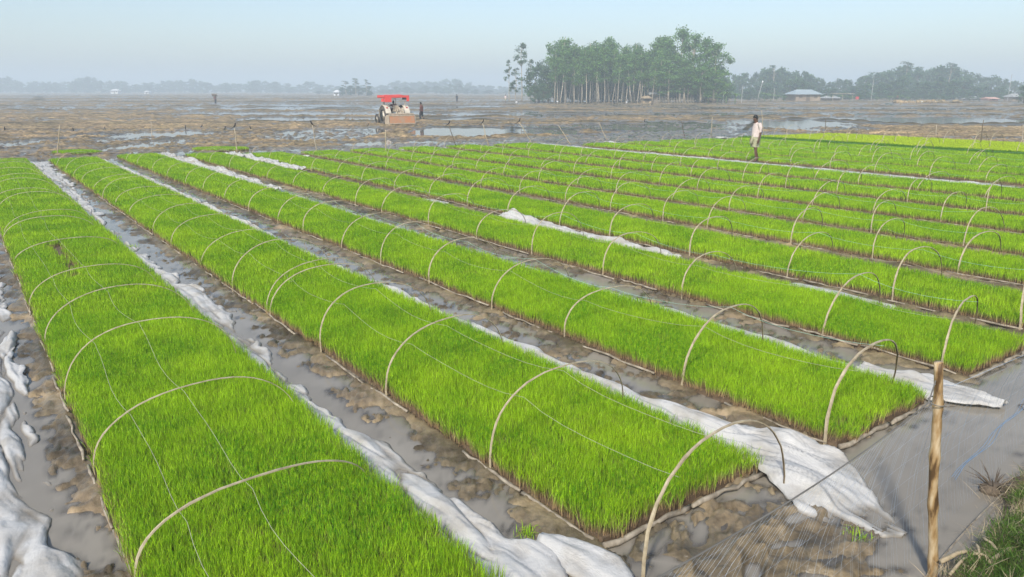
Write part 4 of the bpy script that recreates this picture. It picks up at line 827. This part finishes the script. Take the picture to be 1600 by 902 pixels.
# rotary tiller
mb = MB(); mb.add([(-1.62, -1.0, .20), (-1.62, 1.0, .20), (-1.50, 1.0, .72), (-1.50, -1.0, .72), (-1.58, -1.0, .20), (-1.58, 1.0, .20), (-1.46, 1.0, .72), (-1.46, -1.0, .72)], [(0, 1, 2, 3)[::-1], (4, 5, 6, 7), (0, 1, 5, 4), (2, 3, 7, 6), (0, 3, 7, 4), (1, 2, 6, 5)]); mb.build('tailboard', M['orange'], T)
mb = MB(); mb.box((-1.52, -1.02, .72), (-.95, 1.02, .80)); mb.box((-1.64, -1.02, .14), (-1.60, 1.02, .21)); mb.tube([(-1.42, -1.0, .86), (-1.42, 1.0, .86)], .05, 8); mb.build('tiller_frame', M['tan'], T)
for s in (1, -1):
    mb = MB(); mb.add([(-1.6, s * 1.03, .12), (-.75, s * 1.03, .12), (-.8, s * 1.03, .7), (-1.5, s * 1.03, .78), (-1.6, s * 1.07, .12), (-.75, s * 1.07, .12), (-.8, s * 1.07, .7), (-1.5, s * 1.07, .78)], [(0, 1, 2, 3), (4, 5, 6, 7), (0, 1, 5, 4), (1, 2, 6, 5), (2, 3, 7, 6), (3, 0, 4, 7)]); mb.build('side_plate', M['tan'], T)
mb = MB(); mb.cyl((-1.15, 0, .35), (0, 1, 0), .07, 1.9, 8)
for k in range(9):
    for q in range(4): a = q * 1.57 + k * .5; y = -.88 + .22 * k; mb.tube([(-1.15, y, .35), (-1.15 + .2 * math.cos(a), y, .35 + .2 * math.sin(a)), (-1.15 + .26 * math.cos(a + .25), y + .05, .35 + .26 * math.sin(a + .25))], .015, 4)
mb.build('rotor', M['black'], T)
mb = MB(); mb.tube([(-1.2, .38, .8), (-1.0, 0, 1.35)], .04, 6); mb.tube([(-1.2, -.38, .8), (-1.0, 0, 1.35)], .04, 6); mb.tube([(-1.0, 0, 1.35), (-1.4, 0, .84)], .035, 6); mb.tube([(-1.0, 0, 1.33), (-.2, 0, 1.0)], .03, 6); mb.box((-1.3, -.2, .8), (-1.05, .2, 1.0), 0, .8); mb.build('hitch_frame', M['tan'], T)
for s in (1, -1): mb = MB(); mb.tube([(-.95, s * .4, .6), (-.1, s * .3, .55)], .035, 6); mb.tube([(-.6, s * .36, .6), (-.4, s * .3, 1.1)], .02, 6); mb.build('lift_arm', M['black'], T)
for s in (1, -1): mb = MB(); mb.box((-.62, s * .80 - .06, 1.28), (-.56, s * .80 + .06, 1.36)); mb.build('tail_lamp', M['redc'], T)
drv = person(T.location + Vector((-.03, .05, .12)), R(120), dict(pelvis=(0, 0, .97), waist=(.0, 0, 1.1), chest=(.04, 0, 1.32), neck=(.05, 0, 1.45), head=(.08, 0, 1.54), crown=(.08, 0, 1.65), lh=(.03, .1, .95), lk=(.42, .14, 1.0), la=(.5, .14, .88), lt=(.6, .14, .84), rh=(.03, -.1, .95), rk=(.42, -.14, 1.0), ra=(.5, -.14, .88), rt=(.6, -.14, .84), ls=(.04, .18, 1.40), le=(.16, .3, 1.26), lw=(.4, .22, 1.28), lhand=(.48, .2, 1.30), rs=(.04, -.18, 1.40), re=(.16, -.3, 1.26), rw=(.4, -.22, 1.28), rhand=(.48, -.2, 1.30)),
             'driver in a dark maroon shirt sitting under the red tractor canopy', 'maroon', 'dark', 1.65)

# ------------------------------------------------------------------ trees
def leaf_cloud(centres, nper, size, flat=.7, seed=0, sig=.45):
    g = np.random.default_rng(seed); V = []; 
    C = np.concatenate([np.tile(np.array(c[:3]), (nper, 1)) + g.normal(0, 1, (nper, 3)) * np.array([c[3], c[3], c[3] * flat]) * sig for c in centres])
    n = len(C); a = g.normal(0, 1, (n, 3)); a /= np.linalg.norm(a, axis=1)[:, None]; b = g.normal(0, 1, (n, 3)); b -= (b * a).sum(1)[:, None] * a; b /= np.linalg.norm(b, axis=1)[:, None]
    s = size * (.6 + .8 * g.random((n, 1))); V = np.stack([C - a * s * .5, C + b * s * .30, C + a * s * .5, C - b * s * .30], 1).reshape(-1, 3)
    cl = np.repeat(g.random(len(centres)), nper) * .6 + g.random(n) * .4; return V, np.arange(n * 4).reshape(-1, 4), np.repeat(cl, 4)
def make_tree(kind, seed, name):
    g = random.Random(seed); tb = MB(); centres = []
    if kind == 'slender':
        H = 15; P = [(0, 0, -.3)]; x = y = 0; lx, ly = g.uniform(-.12, .12), g.uniform(-.1, .1)
        for k in range(1, 9): x += lx * H / 8 + g.uniform(-.12, .12); y += ly * H / 8; P.append((x, y, H * .93 * k / 8))
        tb.tube(P, [.145 - .013 * k for k in range(9)], 6)
        for k in range(19):
            t = g.uniform(.44, 1.0) ; bx, by, bz = P[min(8, int(t * 8))]; rr = 1.6 * (1.15 - t) + .5; a = g.random() * 6.28; c = (bx + rr * math.cos(a) * g.random(), by + rr * math.sin(a) * g.random(), H * t * .97 + g.uniform(-.4, .4), g.uniform(.8, 1.4))
            centres.append(c); tb.tube([(bx, by, bz), (c[0], c[1], c[2])], [.04, .012], 4)
        n, s, mt, bm = 85, .44, 'leaf', 'bark'
    elif kind == 'sparse':
        H = 15; P = [(0, 0, -.3)]; x = 0
        for k in range(1, 9): x += g.uniform(-.2, .2); P.append((x, 0, H * .95 * k / 8))
        tb.tube(P, [.16 - .015 * k for k in range(9)], 6)
        for k in range(17):
            t = g.uniform(.28, 1.0); bx, by, bz = P[min(8, int(t * 8))]; rr = 2.6 * (1.12 - t) + .3; a = g.random() * 6.28; c = (bx + rr * math.cos(a), by + rr * math.sin(a) * .7, H * t + .3, g.uniform(.5, 1.0)); centres.append(c); tb.tube([(bx, by, bz), (c[0], c[1], c[2] - .2)], [.05, .015], 4)
        n, s, mt, bm = 60, .40, 'leafd', 'bark'
    elif kind == 'broad':
        H = 17; tb.tube([(0, 0, -.3), (.1, 0, 3), (-.1, .1, 6.5), (.2, 0, 11), (.1, 0, 15)], [.3, .24, .19, .12, .04], 7)
        for k in range(38):
            t = g.uniform(.22, 1.0); rr = 3.4 * math.sin(math.pi * min(.98, (t - .12) * 1.02)) ** .6; a = g.random() * 6.28; q = g.random() ** .5; c = (rr * q * math.cos(a), rr * q * math.sin(a), H * t * .96, g.uniform(.9, 1.6)); centres.append(c)
            if k % 2 == 0: tb.tube([(.1, 0, max(2, c[2] - 2.2)), (c[0] * .6, c[1] * .6, c[2] - .8), (c[0], c[1], c[2])], [.09, .05, .015], 4)
        n, s, mt, bm = 85, .46, 'leaf', 'bark'
    elif kind == 'bushy':
        H = 8; tb.tube([(0, 0, -.3), (.1, .1, 2), (0, 0, 5)], [.24, .18, .08], 6)
        for k in range(30):
            a = g.random() * 6.28; q = g.random() ** .5; z = g.uniform(.12, 1); rr = 3.2 * math.sin(math.pi * min(.95, z * .9 + .1)) ** .5; c = (rr * q * math.cos(a), rr * q * math.sin(a), H * z * .93, g.uniform(.8, 1.4)); centres.append(c)
            if k % 3 == 0: tb.tube([(0, 0, 2), (c[0], c[1], c[2])], [.08, .02], 4)
        n, s, mt, bm = 60, .45, 'leafd', 'barkd'
    elif kind == 'far':
        H = 11; tb.tube([(0, 0, -.3), (.1, 0, 5), (0, 0, 9)], [.3, .2, .08], 5)
        for k in range(24):
            a = g.random() * 6.28; q = g.random() ** .5; z = g.uniform(.08, 1); rr = g.uniform(2.6, 4.2) * math.sin(math.pi * min(.97, z * .88 + .1)) ** .7; centres.append((rr * q * math.cos(a), rr * q * math.sin(a), H * z * .95, g.uniform(1.0, 1.7)))
            if k % 3 == 0: tb.tube([(0, 0, 3), centres[-1][:3]], [.08, .02], 4)
        n, s, mt, bm = 42, .85, 'leafd', 'barkd'
    if kind == 'palm' or kind == 'banana':
        fb = MB()
        if kind == 'palm':
            H = 8; tb.tube([(0, 0, -.2), (.2, 0, 2.5), (.35, .1, 5), (.3, .1, H)], [.18, .14, .12, .11], 7); top = Vector((.3, .1, H)); nf, Lf, wf = 18, 2.9, .5
        else:
            H = 2.4; top = Vector((0, 0, H)); tb.tube([(0, 0, -.2), (0, 0, 1.2), (0, 0, H)], [.16, .13, .1], 8); nf, Lf, wf = 9, 2.3, .34
        for k in range(nf):
            a = 6.283 * k / nf + g.uniform(-.2, .2); el = g.uniform(.2, 1.2) if kind == 'palm' else g.uniform(.6, 1.3); d = Vector((math.cos(a), math.sin(a), 0)); sd_ = Vector((-d.y, d.x, 0)); pts = []
            for j in range(8):
                t = j / 7; pts.append(top + d * Lf * t * math.cos(el * (1 - t * .6)) + Vector((0, 0, Lf * (math.sin(el) * t - (1.0 if kind == 'palm' else .75) * t * t))))
            if kind == 'palm':
                fb.tube(pts, [.025 - .003 * j for j in range(8)], 4)
                for j in range(1, 8):
                    for q in (0, .33, .66):
                        p = pts[j - 1] * (1 - q) + pts[j] * q; w_ = wf * math.sin(math.pi * min(.95, (j + q) / 8 + .1))
                        for s_ in (1, -1): fb.add([p, p + d * .10, p + sd_ * s_ * w_ + d * .25 - Vector((0, 0, .28 * w_))], [(0, 1, 2)])
            else:
                V = []
                for j, p in enumerate(pts): w_ = wf * math.sin(math.pi * min(.97, j / 7.2 + .08)); V += [p - sd_ * w_ - Vector((0, 0, .08)), p, p + sd_ * w_ - Vector((0, 0, .08))]
                fb.add(V, [(3 * j + c_, 3 * j + 1 + c_, 3 * j + 4 + c_, 3 * j + 3 + c_) for j in range(7) for c_ in (0, 1)])
        root = empty(name); link('trunk', npmesh('trunk', tb.v, tb.f, M['barkd' if kind == 'palm' else 'leafb'], True, rnd=[.5] * len(tb.v)), root); link('crown', npmesh('crown', fb.v, fb.f, M['leafb'] if kind == 'banana' else M['leaf'], False, rnd=[g.uniform(.3, .7)] * len(fb.v)), root)
        return root, H + 1.5
    root = empty(name); link('trunk', tb.mesh('trunk', M[bm], True), root)
    V, Fc, rn_ = leaf_cloud(centres, n, s, .75, seed); link('crown', npmesh('crown', V, Fc, M[mt], False, rnd=rn_), root)
    return root, float(V[:, 2].max())
NAMES = dict(slender='slender_tree', sparse='sparse_tree', broad='tall_tree', bushy='bushy_tree', far='tree', palm='palm_tree', banana='banana_plant')
VAR = {}
for kind, nvar in (('slender', 7), ('sparse', 3), ('broad', 5), ('bushy', 4), ('far', 7), ('palm', 2), ('banana', 3)):
    VAR[kind] = [[*make_tree(kind, 500 + 31 * k + len(kind), NAMES[kind]), False] for k in range(nvar)]
tg = random.Random(5)
def tree(kind, px, Y, pytop, lab, grp, sx=None, var=None, base=0.05):
    v = tg.choice(VAR[kind]) if var is None else VAR[kind][var]
    if v[2]:
        o = v[0].copy(); col.objects.link(o)
        for ch in [c for c in v[0].children]: c2 = ch.copy(); col.objects.link(c2); c2.parent = o
    else: o = v[0]; v[2] = True
    s = (HT(pytop, Y) - base) / v[1]; sx = s if sx is None else sx
    o.location = F(px, Y) + Vector((0, 0, base)); o.scale = (sx, sx, s); o.rotation_euler = (0, 0, tg.random() * 6.28)
    tag(o, lab, 'palm' if kind == 'palm' else ('banana plant' if kind == 'banana' else 'tree'), grp); return o
def prof(P, x): return float(np.interp(x, [p[0] for p in P], [p[1] for p in P]))
GT = [(800, 110), (825, 108), (850, 92), (868, 62), (882, 57), (905, 68), (930, 62), (950, 56), (965, 66), (990, 64), (1003, 78), (1020, 62), (1040, 52), (1064, 37), (1080, 46), (1100, 56), (1115, 62), (1128, 88)]
SG = 'slender pale-trunked trees of the grove'
x = 866; k = 0
while x < 1042:
    for row_, (dy, dt) in enumerate([(152, 14), (158, 6)]):
        tree('slender', x + tg.uniform(-3, 3) + 3 * row_, dy + tg.uniform(-3, 4), prof(GT, x) + dt + tg.uniform(-5, 12), ('slender pale-trunked tree, %s trunk from the left in the front row of the grove' % ORD[k + 1]) if row_ == 0 else 'slender tree behind the front row of thin pale trunks', SG)
    x += 7.2; k += 1
for k, (px, Y, dy) in enumerate([(868, 162, 0), (882, 165, 0), (908, 166, 2), (930, 164, 0), (950, 166, 0), (975, 165, 3), (992, 163, 0)]):
    tree('broad', px, Y, prof(GT, px) + dy, 'tall leafy tree rising behind the thin trunks of the grove', 'tall trees behind the thin trunks', sx=.72)
for k, (px, Y, dy, lab) in enumerate([(1012, 160, 4, 'tall green tree at the middle of the grove'), (1035, 158, 0, 'tall tree left of the highest tree'), (1063, 160, 0, 'highest tree of the grove with open crown'), (1082, 156, 3, 'tall tree right of the highest tree in the grove'), (1100, 154, 0, 'tall tree near the right end of the grove'), (1116, 152, 2, 'rightmost tall leafy tree of the grove'), (1070, 150, 45, 'lower leafy tree in front of the highest tree'), (1095, 149, 50, 'lower leafy tree at the right of the grove'), (1045, 151, 50, 'lower leafy tree by the grey hut')]):
    tree('broad', px, Y, prof(GT, px) + dy, lab, 'tall trees of the grove right half', sx=.9)
tree('sparse', 815, 165, 66, 'tall sparse tree standing left of the grove', None, var=0); tree('sparse', 796, 168, 93, 'lower sparse tree at the far left of the grove', None, var=1); tree('sparse', 806, 167, 105, 'small thin tree between the two sparse ones', None, var=2, sx=.6)
tree('sparse', 829, 163, 92, 'sparse tree next to the dense left edge of the grove', None, sx=.5, var=0)
for px, Y, py, lab in [(842, 160, 92, 'dense dark tree at the left end of the grove'), (857, 158, 100, 'dense dark tree just right of the grove left end'), (836, 154, 132, 'low dark bush at the left foot of the grove'), (850, 153, 128, 'low dark bush beside the first thin trunks')]:
    tree('bushy', px, Y, py, lab, None)
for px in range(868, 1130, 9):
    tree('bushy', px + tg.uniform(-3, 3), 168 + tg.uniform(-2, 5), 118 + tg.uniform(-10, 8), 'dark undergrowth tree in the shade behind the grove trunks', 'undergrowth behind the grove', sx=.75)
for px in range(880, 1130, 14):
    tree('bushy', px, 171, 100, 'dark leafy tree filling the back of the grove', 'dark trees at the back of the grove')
for px, Y, py, lab in [(1075, 148, 112, 'palm with drooping fronds in the right part of the grove'), (1058, 149, 133, 'short palm near the grey hut'), (1092, 149, 128, 'palm at the right foot of the grove')]: tree('palm', px, Y, py, lab, None)
for px, py, lab in [(1136, 138, 'banana clump plant right of the grove'), (1150, 142, 'banana plant further right of the grove'), (1108, 145, 'banana plant at the right foot of the grove'), (1122, 148, 'small banana plant at the gap right of the grove')]: tree('banana', px, 147, py, lab, None)
# right-hand tree line
RT = [(1120, 122), (1150, 114), (1180, 112), (1205, 102), (1215, 103), (1240, 106), (1270, 116), (1300, 124), (1330, 120), (1350, 115), (1385, 106), (1400, 106), (1413, 95), (1430, 106), (1450, 101), (1480, 98), (1495, 110), (1505, 105), (1530, 117), (1570, 118), (1600, 132), (1640, 130)]
x = 1120
while x < 1625:
    tree('far', x + tg.uniform(-4, 4), 255 + tg.uniform(-12, 20), prof(RT, x) + tg.uniform(-2, 7), 'hazy tree in the tree line behind the right-hand village', 'trees of the right-hand tree line'); x += 7.5
x = 1120
while x < 1580:
    tree('far', x + tg.uniform(-5, 5), 215 + tg.uniform(-8, 12), prof(RT, x) + 14 + tg.uniform(0, 16), 'lower hazy tree in front of the right-hand tree line', 'lower trees of the right-hand tree line', sx=.7); x += 11
for px, py, lab in [(1413, 95, 'tall open tree rising highest in the right tree line'), (1482, 97, 'second tall tree rising in the right tree line'), (1207, 101, 'tall tree rising left of the house roof')]: tree('sparse', px, 240, py, lab, None, sx=1.3)
tree('bushy', 1603, 150, 124, 'dark tree cut by the right edge of the photo', None)
for k, (px, py) in enumerate([(1196, 141), (1206, 144), (1215, 146), (1226, 148), (1300, 147), (1318, 146), (1330, 149), (1372, 150), (1392, 148), (1408, 146), (1420, 150)]):
    tree('banana', px, 168 + (k % 3) * 4, py, 'banana plant by the village at the right', 'banana plants around the village')
for k in range(30):
    tree('bushy', 1170 + 14.5 * k, 190 + (k % 4) * 5, 146 + tg.uniform(-4, 5), 'low shrub along the foot of the right-hand trees', 'low shrubs at the village', sx=.35)
# left-hand tree line far away
LT = [(-30, 132), (10, 118), (20, 126), (60, 128), (100, 127), (130, 122), (150, 120), (170, 126), (230, 130), (250, 126), (290, 124), (310, 124), (330, 130), (370, 130), (400, 124), (430, 128), (470, 134), (485, 126), (500, 133), (540, 134), (600, 132), (620, 125), (650, 128), (690, 126), (710, 122), (735, 130), (780, 136), (830, 134), (860, 134)]
x = -20
while x < 860:
    tree('far', x + tg.uniform(-4, 4), 640 + tg.uniform(-30, 60), prof(LT, x) + tg.uniform(-2, 4), 'faint tree in the misty tree line along the left horizon', 'trees of the misty left tree line', sx=tg.uniform(1.2, 1.9)); x += 6.5
x = 500
while x < 860:
    tree('far', x + tg.uniform(-4, 4), 500 + tg.uniform(-20, 20), prof(LT, x) + 6 + tg.uniform(0, 6), 'faint tree in the nearer part of the misty left tree line', 'nearer trees of the misty left tree line', sx=1.0); x += 12
for px, py, lab in [(540, 126, 'bamboo-like clump left of the tractor, left part'), (556, 122, 'bamboo-like clump left of the tractor, middle part'), (572, 124, 'bamboo-like clump left of the tractor, right part')]: tree('sparse', px, 330, py, lab, None, sx=1.0)
for px, py in [(535, 136), (548, 133), (560, 134), (575, 134)]: tree('far', px, 335, py, 'leafy foot of the bamboo-like clump left of the tractor', 'trees at the foot of the clump', sx=.7)

for kk in VAR.values():
    for it in kk:
        if not it[2]:
            for ch in list(it[0].children): bpy.data.objects.remove(ch)
            bpy.data.objects.remove(it[0])
# ------------------------------------------------------------------ village
def house(px, Y, wpx, pytop, pyeave, roof, wall, lab, cat='house', depth=5, hip=True, rot=0, z0=.15):
    m = Y / math.hypot(FPX, 451 - HY); w = wpx * m; he = HT(pyeave, Y) - z0; hr = HT(pytop, Y) - z0; r = empty('village_house', F(px, Y) + Vector((0, 0, z0)), rot); tag(r, lab, cat)
    mb = MB(); ww = w * .46; 
    for a, b in (((-ww, 0, -.3), (ww, .18, he)), ((-ww, depth, -.3), (ww, depth + .18, he)), ((-ww, .18, -.3), (-ww + .18, depth, he)), ((ww - .18, .18, -.3), (ww, depth, he))): mb.box(a, b)
    mb.build('wall', M[wall], r)
    mb = MB(); e = w * .54; i = w * .28 if hip else w * .54
    V = [(-e, -.6, he - .1), (e, -.6, he - .1), (e, depth + .8, he - .1), (-e, depth + .8, he - .1), (-i, depth / 2, hr), (i, depth / 2, hr)]; mb.add(V, [(0, 1, 5, 4), (1, 2, 5), (2, 3, 4, 5), (3, 0, 4), (3, 2, 1, 0)]); mb.build('roof', M[roof], r)
    mb = MB(); mb.box((-.4, -.03, 0), (.4, -.005, min(1.9, he * .8))); mb.build('door', M['barkd'], r)
    for sx in (-.28, .28): mb = MB(); mb.box((w * sx - .35, -.03, he * .4), (w * sx + .35, -.005, he * .72)); mb.build('window', M['barkd'], r)
    return r
house(1264, 172, 42, 140, 147, 'roof', 'wall', 'village house with pale blue hipped tin roof and brown walls', depth=6)
house(1303, 178, 24, 150, 153, 'grey', 'wall', 'small low hut right of the blue-roofed house', depth=3)
house(1022, 153, 15, 143.5, 147, 'grey', 'wall', 'small grey tin hut under the grove trees', 'hut', depth=3)
house(1012, 149, 14, 150, 153, 'thatch', 'thatch', 'brown straw heap hut left of the grey hut in the grove', 'hut', depth=2)
house(1555, 185, 16, 152, 154, 'pink', 'pink', 'small pinkish shed at the far right of the village', 'shed', depth=3, hip=False)
house(1592, 180, 16, 146.5, 151, 'grey', 'wall', 'grey-roofed hut at the right edge of the photo', 'hut', depth=3)
house(1530, 200, 26, 151, 154, 'grey', 'wall', 'faint grey hut among trees left of the pinkish shed', 'hut', depth=3)
house(1112, 152, 14, 153, 156, 'thatch', 'thatch', 'low thatched hut at the right foot of the grove', 'hut', depth=2)
house(178, 480, 12, 139.5, 141.5, 'white', 'white', 'tiny white building far in the left mist', 'building', depth=4); house(228, 480, 8, 142, 143.5, 'white', 'white', 'tiny white building right of another in the left mist', 'building', depth=4); house(525, 330, 9, 141, 144, 'white', 'white', 'tiny pale building left of the bamboo-like clump', 'building', depth=4)
# shelters, racks and posts by the village
mb = MB(); P0 = F(1318, 170)
for x in (-2.2, 0, 2.2): mb.tube([(x, 0, -.2), (x, 0, 1.7)], .05, 5)
mb.box((-2.5, -.4, 1.7), (2.5, 1.2, 1.78)); o = mb.build('bamboo_rack', M['bark']); o.location = P0; tag(o, 'dark bamboo rack right of the blue-roofed house', 'rack')
mb = MB()
for k in range(26): x = -3.9 + .3 * k; mb.tube([(x, 0, -.2), (x + .02, 0, 1.0 + .1 * (k % 3))], .03, 4)
mb.tube([(-4, 0, .5), (4, 0, .55)], .03, 4); o = mb.build('stick_fence', M['bark']); o.location = F(1055, 146); tag(o, 'low stick fence at the foot of the grove under the hut', 'fence')
P0 = F(1184, 112); r = empty('tall_pole', P0); tag(r, 'tall thin leaning pole with a pale tip above the standing man', 'pole')
zt = HT(128, 112); mb = MB(); mb.tube([(0, 0, -.2), (.2, 0, zt * .5), (.62, 0, zt)], [.05, .045, .035], 6); mb.build('shaft', M['grey'], r, True)
mb = MB(); mb.ball((.62, 0, zt), (.10, .10, .16), 8); mb.build('tip', M['white'], r, True)
mb = MB(); mb.box((-.35, 0, .5), (.35, .02, 1.1)); o = mb.build('hanging_cloth', M['redc']); o.location = F(1341, 172); tag(o, 'small red cloth hanging by the village huts', 'cloth')
mb = MB(); g = random.Random(9)
for k in range(40): mb.ball((g.uniform(-6, 6), g.uniform(-1, 1), g.uniform(0, .4)), (g.uniform(.4, .9), .5, g.uniform(.2, .5)), 7)
o = mb.build('earth_mound', M['mud'], None, True); o.location = F(1450, 150); o['kind'] = 'structure'
for px, Yp, h_, lab in [(1131, 148, 1.6, 'mooring-like thin post right of the grove'), (1160, 150, 3.4, 'thin pale post before the banana plants'), (1363, 172, 4.8, 'thin electricity pole between village banana plants'), (1577, 175, 6, 'thin pale pole near the right edge huts'), (1210, 170, 3, 'short post left of the blue-roofed house')]:
    mb = MB(); mb.tube([(0, 0, -.2), (.05, 0, h_)], [.07, .05], 6); o = mb.build('post', M['grey']); o.location = F(px, Yp); tag(o, lab, 'post')

# ------------------------------------------------------------------ haze
mb = MB(); mb.box((-4600, -4600, -1.6), (4600, 4600, 30)); hz = mb.build('haze', []); hz['kind'] = 'stuff'; hz['label'] = 'pale winter haze lying over the fields'; hz['category'] = 'haze'
hm = bpy.data.materials.new('haze_air'); hm.use_nodes = True; hn = hm.node_tree.nodes; hn.remove(hn['Principled BSDF']); pv = hn.new('ShaderNodeVolumePrincipled')
pv.inputs['Color'].default_value = (0.80, 0.92, 1, 1); pv.inputs['Density'].default_value = HAZE_DENSITY; pv.inputs['Anisotropy'].default_value = 0.0
hm.node_tree.links.new(pv.outputs[0], hn['Material Output'].inputs['Volume']); hz.data.materials.clear(); hz.data.materials.append(hm)
print('hoops', nh, 'objects', len(bpy.data.objects), 'tris', sum(sum(len(p.vertices) - 2 for p in m.polygons) * 1 for m in bpy.data.meshes if len(m.polygons) < 200000))
